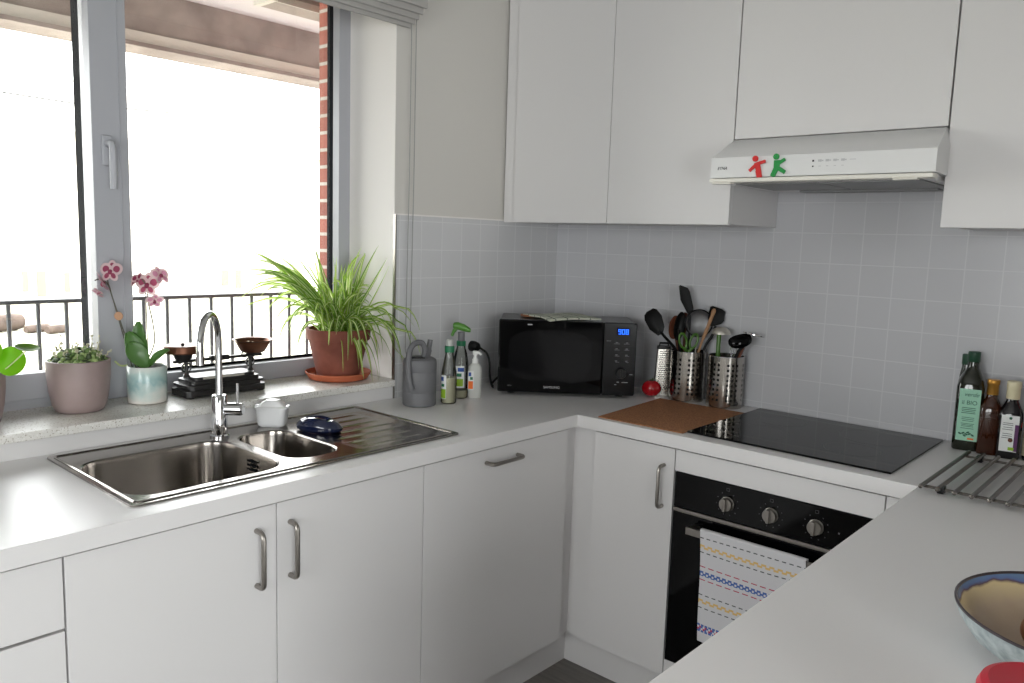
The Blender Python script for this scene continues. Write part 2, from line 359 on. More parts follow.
# metal strip that ends the tiles at the window corner
struct(B().box(-.002, .011, -.9005, -.8955, .001, .643, bev=.001), 'trim_1', 'satin')
struct(B().box(.0005, .0105, -.897, -.004, .641, .646), 'trim_2', 'reveal')
struct(B().box(.518, .532, -3.1, FY+.060, -K, -.792), 'baseboard_left', 'cab')
struct(B().box(.532, 1.66, FY+.046, FY+.060, -K, -.792), 'baseboard_back', 'cab')

# window 1: fixed pane (left), opening sash (right), grey inside, black outside
w1 = sempty('window_1')
X0, X1, XG = -.25, -.29, -.288
b = B()   # outer frame: right jamb, bottom rail, mullion, left jamb, head
b.box(-.287, X0, -.9465, -.8985, .0695, WTOP, bev=.001)
b.box(-.32, X0-.012, -3.2, -.9465, .06, .094)
b.box(-.32, X0-.003, -3.2, -3.12, .069, WTOP).box(-.32, X0, -3.12, -.9465, WTOP-.06, WTOP)
b.to('window_frame', 'frame', w1)
b = B()   # left fixed light
b.box(-.30, X0-.004, -3.1, -1.782, .0925, .165, bev=.003).box(-.30, X0-.004, -3.12, -3.05, .165, WTOP-.06).box(-.30, X0-.004, -3.05, -1.782, WTOP-.13, WTOP-.06)
b.to('fixed_frame', 'frame', w1)
b = B()   # right sash incl. wide meeting stile
b.box(-.322, X0, -1.779, -1.679, .0695, WTOP-.06, bev=.002).box(-.30, X0, -1.679, -.948, .0695, .128, bev=.003).box(-.30, X0, -1.679, -.948, WTOP-.12, WTOP-.06)
b.box(X0-.002, X0+.0025, -1.704, -1.7025, .13, WTOP-.13)
sash = b.to('sash', 'frame', w1)
b = B()   # anthracite outer profiles seen through the glass
b.box(-.372, -.3225, -1.779, -1.70, .069, WTOP).box(-.322, -.2875, -.9465, -.8985, .069, WTOP).box(-.345, -.322, -3.2, -.948, .058, .125)
b.box(-.3, -.29, -1.679, -.948, .1285, .136)
b.to('outer_profile', 'gasket', w1, label='black outer edge of the window frame')
B().box(-.293, -.2915, -3.05, -1.7785, .1645, WTOP-.13).to('window_glass', 'glass', w1)
B().box(-.298, -.2965, -1.6795, -.9455, .1355, WTOP-.12).to('window_glass', 'glass', w1)
b = B(); b.box(X0+.0005, X0+.012, -1.757, -1.727, .74, .825, bev=.005)
hb = b.to('handle', 'frame', w1)
B().tube(spline([(X0+.012, -1.744, .80), (X0+.04, -1.744, .80), (X0+.048, -1.743, .785), (X0+.046, -1.742, .72), (X0+.044, -1.741, .675)], 4), [.0095]*9+[.0105]*8, 10).to('lever', 'frame', hb)
b = B(); b.box(-.252, .02, -3.1, -.9005, .046, .069, bev=.003)
b.to('window_sill', 'sill', w1, label='speckled pale stone window sill')

# ------------------------------------------------------------------ outdoors
struct(B().box(-1.36, -.36, -4.5, 1.5, -1.1, -.96), 'floor_balcony', 'tile_out')
struct(B().box(-1.5, -.44, -4.5, 1.5, 1.56, 1.72), 'ceiling_balcony', 'slabw')
b = B(); b.box(-1.5, -1.36, -4.5, 1.5, 1.385, 1.56).box(-1.53, -1.348, -4.5, 1.5, 1.34, 1.385, mi=1).box(-1.51, -1.335, -4.5, 1.5, 1.322, 1.34, mi=0)
struct(b, 'beam_balcony', ['conc', 'concw'])
struct(B().box(-.43, -.3625, -.905, 1.5, -1.1, 1.56).box(-.3625, -.3235, -.905, -.8985, -1.1, 1.56), 'wall_outside', 'brick')
t = thing('awning_casing', 'white boxed casing fixed under the balcony ceiling outside the window', 'casing', (-.62, 0, 1.4125))
B().box(-.06, .06, -1.0, .4, 0, .147, mi=0, bev=.003).to('casing_body', 'conc', t)
B().box(-.063, .063, -1.0225, -1.0, -.002, .147).to('end_cap', 'concw', t)
B().box(.06, .066, -1.0, .4, -.004, .02).to('lower_lip', 'concw', t)
t = thing('balcony_railing', 'dark grey metal balcony railing with upright bars outside the window', 'railing', (-1.2, 0, -.96))
B().box(-.02, .02, -3.2, 1.2, 1.232, 1.247, bev=.003).to('top_rail', 'railm', t)
B().box(-.012, .012, -3.2, 1.2, .08, .095).to('bottom_rail', 'railm', t)
bal = None
for i in range(34):
    y = -2.33+.0992*i
    if bal is None: bal = o = B().cyl((0, 0, .095), (0, 0, 1.232), .008, seg=8).to('baluster', 'railm', t)
    else: o = bal.copy(); COL.objects.link(o); o.parent = t
    o.location = (0, y, 0)
for y in (-3.1, 1.1): B().box(-.02, .02, y-.02, y+.02, 0, 1.232).to('post', 'railm', t)
g = B(); g.box(-60, -1.6, -40, 60, -1.5, -1.3)
tag(g.to('lawn_grass', 'grass', loc=(0, 0, K)), 'pale sunlit lawn beyond the balcony railing', 'grass', kind='stuff')
t = thing('house', 'pale rendered house with narrow tan windows beyond the lawn', 'house', (-20, 7, -1.3))
B().box(-6, 0, -7, 14, 0, 4.2).to('house_wall', 'house', t)
b = B(); b.prism([(-6.4, 4.2), (.4, 4.2), (-3, 6)], lambda u, v: (u, -7.4, v), lambda u, v: (u, 14.4, v)); b.to('house_roof', 'house', t)
for y0, y1, z0, z1 in ((9.19, 9.40, -1.06, -.6), (9.64, 9.81, -1.14, -.6), (3.94, 4.06, -1.1, -.58), (4.26, 4.46, -1.22, -.58), (4.9, 5.02, -1.13, -.62)):
    B().box(.002, .05, y0-7, y1-7, z0+1.3, z1+1.3).to('window', 'housew', t)
for x, y, L, r, lb in ((-13.6, 1.72, .3, .15, 'largest brown log lying on the pale lawn beyond the railing'), (-13.2, 2.1, .22, .07, 'low brown log lying between two others on the lawn'), (-12.9, 2.32, .2, .075, 'brown log on the lawn just behind the mauve pot of succulents')):
    b = B(); b.lathe([(r*.9, -L), (r, -L*.6), (r*.95, 0), (r*1.03, L*.6), (r*.85, L)], 14)
    tag(b.to('log', 'logm', loc=(x, y, K-1.3+r*1.035), rot=(PI/2, 0, .4)), lb, 'log', 'logs on the lawn')
tag(B().tube(spline([(-8, -6, 2.2), (-8, .2, 1.99), (-8, 2.3, 2.03), (-8, 9, 2.3)], 8), .009, 6).to('overhead_cable', 'cable', loc=(0, 0, K)), 'thin overhead cable crossing the white sky outside', 'cable')

# ------------------------------------------------------------------ blind
t = thing('roman_blind', 'grey fabric roman blind drawn up above the window', 'blind', (0, -.85, 1.262))
for i in range(5):
    x = .012+.0115*i; z0 = [0, .012, .026, .043, .062][i]; e = [.0, .006, .014, .022, .03][i]
    b = B(); b.box(x, x+.0095, -2.45, e, z0, .36-.01*i, bev=.004)
    b.to('fabric_fold', 'blind', t)
B().box(.0125, .075, -2.45, .035, .36, .385, bev=.003).to('headrail', 'wplas', t)
b = B(); P = [(.03, -.008, .25), (.03, -.008, 0), (.03, -.009, -.5), (.03, -.016, -1.085), (.03, -.012, -1.102), (.03, -.004, -1.108), (.03, .004, -1.1), (.03, .006, -1.085), (.03, .0115, -.5), (.03, .0125, 0), (.03, .0125, .25)]
b.tube(P, .0016, 6, flat=(1, 0, 0)); b.to('pull_cord', 'cordm', t)

# ------------------------------------------------------------------ base cabinets, window run
def panel_box(b, x0, x1, y0, y1, z0, z1, th=.018, top=True, back=True, front=None):
    b.box(x0, x1, y0, y0+th, z0, z1).box(x0, x1, y1-th, y1, z0, z1).box(x0, x1, y0+th, y1-th, z0, z0+th)
    if back: b.box(x0, x0+.006, y0+th, y1-th, z0+th, z1)
    if top: b.box(x0+.006, x1, y0+th, y1-th, z1-th, z1)
    return b
ZT, ZB, ZC = -.0435, -.785, -.79
DT = -.0485                                # top of doors
t = thing('drawer_cabinet', 'white drawer cabinet below the worktop, its right edge beside the sink cabinet', 'cabinet', (0, -2.47, 0))
panel_box(B(), .02, FX-.019, -.298, .298, ZC, ZT).to('carcass', 'cab', t)
for z0, z1 in ((-.189, DT), (-.445, -.1945), (-.784, -.4505)):
    d = B().box(FX-.018, FX, -.298, .2985, z0, z1, bev=.0015).to('drawer', 'cab', t)
    bow_handle(d, (FX, -.05, z1-.04), (0, 1, 0), (1, 0, 0), .16)
t = thing('sink_cabinet', 'white two-door cabinet below the sink', 'cabinet', (0, -1.716, 0))
panel_box(B(), .02, FX-.019, -.452, .452, ZC, ZT, top=False).to('carcass', 'cab', t)
for s, h in ((-1, -.054), (1, .033)):
    y0, y1 = (-.452, -.003) if s < 0 else (-.0005, .451)
    d = B().box(FX-.018, FX, y0, y1, -.784, DT, bev=.0015).to('door', 'cab', t)
    bow_handle(d, (FX, h, -.166), (0, 0, 1), (1, 0, 0))
t = thing('dishwasher', 'white built-in dishwasher front with a horizontal bar handle', 'dishwasher', (0, -.943, 0))
B().box(.03, FX-.019, -.316, .312, ZC, ZT).to('body', 'cabu', t)
d = B().box(FX-.018, FX, -.319, .318, -.784, DT, bev=.0015).to('door', 'cab', t)
bow_handle(d, (FX, -.006, -.088), (0, 1, 0), (1, 0, 0), .14)
t = thing('corner_cabinet', 'white narrow-door cabinet in the corner, between dishwasher and oven', 'cabinet', (0, 0, 0))
b = B(); b.box(.02, FX-.05, -.62, -.02, ZC, ZT).box(FX-.05, .95, FY+.042, -.02, ZC, ZT)
b.to('carcass', 'cabu', t)
b = B(); b.box(FX-.044, FX-.02, -.6215, FY+.041, -.788, -.042).box(FX-.02, .675, FY+.02, FY+.041, -.788, -.042)
b.to('corner_post', 'cab', t, label='white L-shaped filler in the inner corner')
d = B().box(.655, .955, FY, FY+.018, -.784, DT, bev=.0015).to('door', 'cab', t)
bow_handle(d, (.920, FY, -.17), (0, 0, 1), (0, -1, 0))
t = thing('oven_housing', 'white cabinet built around the black oven', 'cabinet', (0, 0, 0))
b = B(); b.box(.9585, .9605, FY+.02, -.02, ZC, ZT).box(1.5655, 1.58, FY+.02, -.02, ZC, ZT).box(.9605, 1.5655, FY+.02, -.02, ZC, ZC+.016)
b.to('carcass', 'cabu', t)
B().box(.9585, 1.563, FY, FY+.018, -.1145, DT, bev=.001).to('top_panel', 'cab', t)
B().box(.9585, 1.563, FY, FY+.018, -.784, -.7265, bev=.001).to('bottom_panel', 'cab', t)
B().box(1.5655, 1.655, FY+.002, FY+.02, -.784, DT, bev=.001).to('side_filler', 'cab', t)
t = thing('oven', 'black built-in oven with three round steel knobs', 'oven', (1.2605, FY, 0))
B().box(-.296, .296, .022, .54, -.722, -.118).to('body', 'black', t)
pn = B().box(-.2985, .2985, -.002, .02, -.2245, -.1165, bev=.002).to('control_panel', 'bgloss', t)
B().box(-.2985, .2985, -.006, .018, -.2375, -.226, bev=.001).to('trim_strip', 'satin', t, label='brushed steel strip below the knobs')
dr = B().box(-.2985, .2985, -.004, .02, -.724, -.239, bev=.002).to('door', 'bgloss', t)
b = B(); b.box(-.229, .24, -.048, -.036, -.284, -.262, bev=.0015).box(-.226, -.204, -.036, -.004, -.281, -.265).box(.21, .232, -.036, -.004, -.281, -.265)
b.to('handle', 'satin', dr)
for kx in (-.1235, .0085, .1355):
    b = B(); b.lathe([(.0215, 0), (.0215, .003), (.02, .004), (.0195, .015), (.0185, .016)], 28)
    b.xf(Matrix.Rotation(PI/2, 4, 'X')); b.box(-.0045, .0045, -.026, -.014, -.0185, .0185, bev=.002)
    b.to('knob', 'satin', pn, loc=(kx, -.002, -.175))
    b = B()
    for q in range(10):
        a = PI/2-.55-q*(2*PI-1.1)/9
        b.box(kx+.034*math.cos(a)-.0014, kx+.034*math.cos(a)+.0014, -.0026, -.0021, -.175+.034*math.sin(a)-.0014, -.175+.034*math.sin(a)+.0014)
    b.box(kx-.005, kx+.005, -.0026, -.0021, -.137, -.136).box(kx-.005, kx+.005, -.0026, -.0021, -.129, -.128).box(kx-.005, kx-.004, -.0026, -.0021, -.137, -.128).box(kx+.004, kx+.005, -.0026, -.0021, -.137, -.128)
    b.to('dial_marks', 'dial', pn)
B().box(.195, .199, -.0026, -.0021, -.178, -.174).to('indicator_lamp', 'dimmark', pn)
t = thing('peninsula_cabinet', 'white base cabinet under the peninsula worktop', 'cabinet', (2.04, -1.32, 0))
B().box(-.355, .37, -.69, .735, ZC, ZT).to('carcass', 'cabu', t)
for y0, y1 in ((-.69, -.1015), (-.0985, .49)):
    d = B().box(-.375, -.357, y0, y1, -.784, DT, bev=.0015).to('door', 'cab', t)
    bow_handle(d, (-.375, y0+.05 if y0 < -.2 else y1-.05, -.166), (0, 0, 1), (-1, 0, 0))
B().box(-.33, .36, -.67, .73, -K+.001, ZC-.001).to('plinth', 'cab', t)

# worktop: one U-shaped slab with a sink cut-out
b = B()
cells(b, [.0015, .07, .512, D, 1.64, 2.45], [-3.05, -2.05, -2.012, -1.1, -.598, -.0015],
      lambda x, y: ((x < D or y > -.598 or (x > 1.64 and y > -2.05)) and not (.07 < x < .512 and -2.012 < y < -1.1)), -.041, 0)
wt = tag(b.to('worktop', 'top', loc=(0, 0, K)), 'continuous white U-shaped worktop around the kitchen', 'worktop')
m = wt.modifiers.new('bev', 'BEVEL'); m.width = .0015; m.segments = 2; m.limit_method = 'ANGLE'

# ------------------------------------------------------------------ wall cabinets and hood
UY, UZ, UTOP = -.364, .636, 1.6
def wallcab(name, lab, x0, x1, z0, doors, filler=None, carc_y=-.345):
    t = thing(name, lab, 'cabinet', (x0, 0, z0))
    w = x1-x0; H = UTOP-z0
    B().box(.001, w-.001, carc_y, -.0095, .003, H, bev=.001).to('carcass', 'cab', t)
    for a, c in doors:
        B().box(a-x0+.0012, c-x0-.0012, UY, UY+.018, 0, H, bev=.0015).to('door', 'cab', t)
    if filler: B().box(filler[0]-x0+.001, filler[1]-x0-.0005, UY+.012, UY+.018, 0, H).to('filler_strip', 'cab', t)
    return t
wallcab('wall_cabinet', 'white single-door wall cabinet in the corner above the microwave', .009, .509, UZ, [(.068, .509)], (.009, .068))
wallcab('wall_cabinet', 'white single-door wall cabinet directly left of the range hood, above the utensil holders', .509, .9725, UZ, [(.509, .9725)])
wallcab('wall_cabinet', 'white short wall cabinet directly above the range hood', .974, 1.571, .897, [(.974, 1.571)])
wallcab('wall_cabinet', 'white wall cabinet right of the range hood, above the oil bottles', 1.573, 2.17, UZ, [(1.573, 2.17)])

t = thing('range_hood', 'white slanted-front range hood under the short wall cabinet', 'range hood', (0, 0, 0))
hx0, hx1 = .976, 1.569; e = .008
prof_b = [(-.0095, .77), (-.49, .77), (-.49, .828), (-.368, .8935), (-.0095, .8935)]
b = B(); b.prism(prof_b, lambda u, v: (hx0-(e if u < -.37 else 0), u, v), lambda u, v: (hx1+(e*1.7 if u < -.37 else 0), u, v))
b.to('hood_body', 'hood', t, label='white hood housing with sloping top')
b = B(); b.box(hx0-.004, hx1+.014, -.505, -.46, .7545, .767, bev=.004)
b.to('visor_lip', 'hoodlip', t, label='cream pull-out lip along the hood front')
for x in (hx0+.04, hx1-.05): B().box(x-.03, x+.03, -.512, -.49, .75, .7545, bev=.002).to('end_clip', 'hoodlip', t)
B().box(hx0+.004, hx1-.004, -.46, -.03, .757, .7695).to('underside', 'hood', t)
for x0, x1 in ((hx0+.05, 1.27), (1.276, hx1-.03)): B().box(x0, x1, -.44, -.17, .753, .757, bev=.001).to('grease_filter', 'hoodf', t)
B().box(1.09, 1.5, -.12, -.06, .7505, .757, bev=.002).to('lamp_cover', 'hoodf', t)
text('ETNA', .012, 'ink', t, (1.005, -.4905, .797), (PI/2, 0, 0), 'logo_lettering', shear=.3)
b = B(); b.box(1.272, 1.277, -.4912, -.4899, .806, .811).box(1.2725, 1.2765, -.4912, -.4899, .792, .7955)
b.to('slider_marks', 'ink', t)
b = B()
for i in range(4):
    x = 1.293+.0205*i; b.box(x-.005, x+.004, -.491, -.4899, .8055, .8115).box(x+.005, x+.009, -.491, -.4899, .807, .810)
    b.box(x-.003, x+.003, -.491, -.4899, .793, .7945)
b.box(1.372, 1.388, -.491, -.4899, .808, .8095)
b.to('control_print', 'mark', t)
# two flat fridge-magnet figures (plain standing and walking person shapes)
def figure(name, lab, x, z, parts, m, head, ry=0):
    b = B()
    for k, P in enumerate(parts):
        b.prism(P, lambda u, v, k=k: (u, -.0045-.0004*k, v), lambda u, v: (u, 0, v))
    hd = [(head[0]+.0085*math.cos(2*PI*i/16), head[1]+.0085*math.sin(2*PI*i/16)) for i in range(16)]
    b.prism(hd, lambda u, v: (u, -.0045, v), lambda u, v: (u, 0, v))
    tag(b.to(name, m, loc=(x, -.4903, K+z), rot=(0, ry, 0)), lab, 'magnet', 'figure magnets on the hood')
def limb(a, c, w0, w1):
    a, c = Vector(a), Vector(c); d = (c-a).normalized(); n = Vector((-d.y, d.x))
    return [tuple(a+n*w0), tuple(a-n*w0), tuple(c-n*w1), tuple(c+n*w1)]
figure('figure_magnet', 'red standing person-shaped magnet on the hood front', 1.115, .798,
       [limb((-.002, .012), (.006, -.014), .008, .007), limb((.004, -.01), (.009, -.031), .008, .0072), limb((-.001, .008), (-.023, -.011), .0045, .004), limb((-.001, .008), (.024, .015), .0045, .004)], 'magr', (-.007, .023))
figure('figure_magnet', 'green walking person-shaped magnet on the hood front', 1.176, .800,
       [limb((-.003, .014), (-.003, -.012), .0085, .008), limb((-.003, -.006), (-.014, -.031), .007, .0065), limb((-.001, -.006), (.022, -.02), .006, .005), limb((0, .004), (.02, .016), .0045, .004)], 'magg', (-.006, .024))

# ------------------------------------------------------------------ hob
t = thing('induction_hob', 'black glass hob set on the worktop above the oven', 'hob', (1.266, -.288, .0005))
b = B(); b.box(-.295, .295, -.256, .256, 0, .006, bev=.002); b.to('glass_panel', 'hob', t)
for cx, cy, r in ((-.15, .11, .075), (-.15, -.1, .1), (.14, .11, .1), (.14, -.09, .075)):
    L = [[(cx+(r+d)*math.cos(2*PI*i/48), cy+(r+d)*math.sin(2*PI*i/48), .00612) for i in range(48)] for d in (0, .0012)]
    b = B(); b.loops(L); b.to('zone_marking', 'hobmark', t)
B().box(-.294, .294, -.1575, -.1565, .006, .00612).to('zone_line', 'hobmark', t)

# ------------------------------------------------------------------ sink + tap
t = thing('sink', 'stainless steel one-and-a-half bowl sink with ridged drainer', 'sink', (0, 0, .0003))
sx0, sx1, sy0, sy1 = .038, .532, -2.022, -1.083
bw1 = (.142, .490, -2.003, -1.622); bw2 = (.146, .462, -1.597, -1.436); dr_ = (.108, .484, -1.41, -1.112)
b = B(); bm = b.bm; edges = []
lo = [rrect(sx0, sx1, sy0, sy1, .012, .004, 4), rrect(*bw1, .07, .004, 8), rrect(*bw2, .06, .004, 8), rrect(*dr_, .01, .004, 2)]
vl = []
for lp in lo:
    v = [bm.verts.new(p) for p in lp]; vl.append(v)
    edges += [bm.edges.new((v[i], v[(i+1) % len(v)])) for i in range(len(v))]
bmesh.ops.triangle_fill(bm, use_beauty=True, use_dissolve=False, edges=edges)
v2 = [bm.verts.new((x, y, 0)) for x, y, z in lo[0]]; n = len(v2)
for i in range(n): bm.faces.new((vl[0][i], vl[0][(i+1) % n], v2[(i+1) % n], v2[i]))
b.to('rim', 'drain', t, smooth=.5)
b = B(); b.tube(rrect(sx0+.014, sx1-.014, sy0+.014, sy1-.014, .01, .0038, 4), .0032, 6, closed=True); b.to('raised_bead', 'drain', t)
def bowl(bw, r, depth, cx, cy):
    b = B(); L = []
    for d, z, rr in ((0, .004, r), (.004, .001, r), (.006, -.01, r*.97), (.012, -depth*.75, r*.9), (.02, -depth*.92, r*.85), (.04, -depth, r*.6), (.06, -depth-.002, r*.4)):
        L.append(rrect(bw[0]+d, bw[1]-d, bw[2]+d, bw[3]-d, max(rr-d*.3, .02), z, 8))
    b.loops(L, cap1=True); o = b.to('bowl', 'drain', t)
    B().lathe([(.0, -depth+.0005), (.032, -depth+.0005), (.036, -depth+.003), (.04, -depth-.001)], 28, (cx, cy, 0), cap0=False, cap1=False).to('drain', 'chrome', o)
    return o
o = bowl(bw1, .07, .16, .30, -1.81)
b = B()
for k in range(3):
    for q in range(2): b.box(.305+.022*q, .323+.022*q, -1.6345, -1.6318, -.045+.011*k, -.040+.011*k)
b.to('overflow_slots', 'gasket', o)
bowl(bw2, .06, .1, .29, -1.52)
b = B(); nx, ny = 140, 30; L = []     # drainer sheet with ridges running along the sink
for j in range(ny+1):
    v = j/ny; y = dr_[2]+(dr_[3]-dr_[2])*v; row = []
    for i in range(nx+1):
        u = i/nx; x = dr_[0]+(dr_[1]-dr_[0])*u
        env = min(1, min(u, 1-u)*14)*min(1, v*10)*min(1, (1-v)*10)
        z = .004-env*.0026+env*.0026*math.exp(-(((u*7.0) % 1-.5)/.13)**2)*min(1, max(0, (v-.05)*8))*min(1, max(0, (.9-v)*8))
        row.append((x, y, z))
    L.append(row)
b.loops(L, closed=False); b.to('drainer', 'drainm', t, smooth=1.3)

t = thing('kitchen_tap', 'chrome high-arched mixer tap behind the sink bowls', 'tap', (.123, -1.612, .0045))
b = B(); b.lathe([(.026, 0), (.026, .005), (.0215, .008), (.0205, .112), (.018, .117), (.0095, .118)], 28); b.to('body', 'chrome', t)
d2 = Vector((.725, -.69, 0)).normalized(); P = [(0, 0, .116), (0, 0, .2), (0, 0, .268)]
R_ = .082
for i in range(1, 13):
    a = PI-PI*i/12*1.05; c = d2*(R_+R_*math.cos(a)); P.append((c.x, c.y, .268+R_*.96*math.sin(a)))
q = Vector(P[-1]); P.append(tuple(q+Vector((0, 0, -.008)))); P.append(tuple(q+Vector((0, 0, -.012))))
b = B(); b.tube(P, .0093, 14); b.to('spout', 'chrome', t)
q = Vector(P[-1]); b = B(); b.cyl(q+Vector((0, 0, .004)), q+Vector((0, 0, -.018)), .0108, seg=16); b.to('nozzle', 'chrome', t)
b = B(); rt = Vector((.745, .667, 0)); b.cyl(rt*.019+Vector((0, 0, .078)), rt*.062+Vector((0, 0, .078)), .0175, seg=20)
b.cyl(rt*.062+Vector((0, 0, .078)), rt*.066+Vector((0, 0, .078)), .0165, .014, seg=20); lv = b.to('mixer_barrel', 'chrome', t)
b = B(); b.tube([tuple(rt*.05+Vector((0, 0, .092))), tuple(rt*.05+Vector((0, 0, .15)))], [.0045, .004], 10); b.to('lever', 'chrome', lv)

RT = math.atan2(.667, .745)          # direction that faces the picture squarely
t = thing('lidded_dish', 'small white ceramic lidded dish behind the small sink bowl', 'dish', (.105, -1.437, .0045), RT)
b = B(); L = [rrect(-.041+d, .041-d, -.028+d, .028-d, .016, z, 5) for d, z in ((.006, 0), (.002, .004), (0, .012), (-.002, .052))]
b.loops(L, cap0=True, cap1=True); b.to('dish_body', 'white', t)
b = B(); L = [rrect(-.041+d, .041-d, -.028+e, .028-e, max(.016-d*.2, .006), z, 5) for d, e, z in ((-.006, -.004, .0525), (-.006, -.004, .0585), (.002, .004, .061), (.014, .008, .073), (.022, .012, .0775), (.028, .016, .078))]
b.loops(L, cap0=True, cap1=True); b.box(-.051, -.04, -.01, .01, .0535, .062, bev=.003).box(.04, .051, -.01, .01, .0535, .062, bev=.003)
b.to('lid', 'white', t)
t = thing('soap_dish', 'glossy navy blue oval soap holder lying on the sink drainer', 'soap holder', (.247, -1.372, .0045), RT-.25)
b = B(); n = 28; L = []
for k, (s, z) in enumerate(((.82, 0), (.97, .006), (1.0, .014), (.96, .022), (.82, .031), (.6, .036))):
    lp = []
    for i in range(n):
        a = 2*PI*i/n; x = .072*math.cos(a)*s; y = .038*math.sin(a)*s
        lp.append((x, y, z+(.004*(1-abs(x)/.072) if z > .01 else 0)-(.008*max(0, x/.072) if z > .02 else 0)))
    L.append(lp)
b.loops(L, cap0=True); hp = [(.6, .036), (.52, .034), (.3, .026)]
L2 = []
for s, z in hp: L2.append([(.072*math.cos(2*PI*i/n)*s, .038*math.sin(2*PI*i/n)*s, z+.004*(1-abs(math.cos(2*PI*i/n))*s)-.008*max(0, math.cos(2*PI*i/n)*s)) for i in range(n)])
b.loops(L2, cap1=True); b.to('holder_body', 'navy', t)
b = B(); b.ell((-.01, 0, .032), (.032, .017, .006)); b.to('pad', 'navy', t)
b = B(); b.ell((.05, -.004, .024), (.005, .004, .003), 10, 6); b.to('button', 'white', t, label='small white spot')

# ------------------------------------------------------------------ plants and things on the sill
SZ = .0695
def cup_pot(parent, rb, rt_, h, m, name='pot'):
    b = B(); b.lathe([(rb*.9, 0), (rb, .004), (rb*1.12, .02), (rt_*.93, h*.4), (rt_*.985, h*.7), (rt_, h), (rt_-.005, h+.001), (rt_-.007, h-.004), (rt_-.009, h*.75), (.0, h*.75)], 48, cap1=False)
    return b.to(name, m, parent)
t = thing('potted_succulent', 'mauve rounded pot of low succulents on the sill', 'plant', (-.150, -1.872, SZ))
cup_pot(t, .060, .0795, .140, 'mauve')
B().lathe([(0, .112), (.07, .112), (.05, .122), (0, .126)], 24, cap0=False, cap1=False).to('soil', 'soil', t)
b = B(); rnd = random.Random(3)
for i in range(330):
    a = rnd.uniform(0, 2*PI); r = .07*math.sqrt(rnd.random()); z = .130+.036*(1-(r/.078)**2)*rnd.uniform(.3, 1.15)
    s = rnd.uniform(.005, .0095); b.ell((r*math.cos(a), r*math.sin(a), z), (s, s, s*rnd.uniform(.6, 1.2)), 7, 5, mi=rnd.choice((0, 0, 1, 1, 2)))
b.to('foliage', ['suc1', 'suc2', 'suc3'], t, smooth=1)
b = B()
for i in range(26):
    a = rnd.uniform(0, 2*PI); r = rnd.uniform(.02, .066); h = rnd.uniform(.03, .05) if i < 22 else .07
    x, y = r*math.cos(a), r*math.sin(a); P = spline([(x, y, .13), (x*1.05, y*1.05, .13+h*.6), (x*1.12+rnd.uniform(-.01, .01), y*1.12+rnd.uniform(-.01, .01), .13+h)], 3)
    b.tube(P, .0007, 4)
    for q in range(7): p = P[rnd.randrange(3, len(P))]; b.ell(p+Vector((rnd.uniform(-.004, .004), rnd.uniform(-.004, .004), rnd.uniform(-.004, .004))), (.0022, .0022, .003), 5, 4)
b.to('sprigs', 'sucdry', t, smooth=1, label='thin pale dry sprigs')
t = thing('potted_plant', 'round-leaved bright green plant in a mauve pot, cut off by the picture edge', 'plant', (-.10, -2.142, SZ))
cup_pot(t, .060, .0795, .140, 'mauve')
B().lathe([(0, .112), (.07, .112), (.05, .12), (0, .122)], 24, cap0=False, cap1=False).to('soil', 'soil', t)
def round_leaf(c, nrm, r, stem0, mi='pil', cup=.15):
    c, nrm = Vector(c), Vector(nrm).normalized(); q = nrm.to_track_quat('Z', 'Y').to_matrix()
    b = B(); rings = [[(0, 0, 0)]]; L = []
    for k in range(1, 5):
        rr = r*k/4; L.append([tuple(c+q @ Vector((rr*math.cos(2*PI*i/24)*(1+.06*math.cos(2*PI*i/24)), rr*math.sin(2*PI*i/24), cup*rr*rr/r))) for i in range(24)])
    b.loops(L, cap0=True); b.solid(.0012); o = b.to('leaf', mi, t)
    b = B(); b.tube(spline([stem0, tuple((Vector(stem0)+c)/2+Vector((0, 0, -.01))), tuple(c-nrm*.002)], 5), .0016, 6); b.to('stem', 'pilstem', o)
base = Vector((-.10, -2.142, .0695))
def rel(p): return tuple(Vector(p)-base)
round_leaf(rel((-.02, -2.068, .239)), (.55, -.6, .18), .036, (.01, .02, .12))
round_leaf(rel((-.045, -2.115, .262)), (.7, -.5, .3), .036, (.0, .01, .12))
round_leaf(rel((.03, -2.05, .272)), (.25, .05, 1), .026, (.02, .03, .12), 'leafdark', .25)
round_leaf((.02, -.05, .24), (.5, -.5, .6), .04, (0, 0, .12))
round_leaf((-.05, -.09, .22), (.2, -.7, .6), .036, (0, -.01, .12))
round_leaf((.06, -.04, .19), (.8, -.3, .5), .034, (.01, 0, .12))

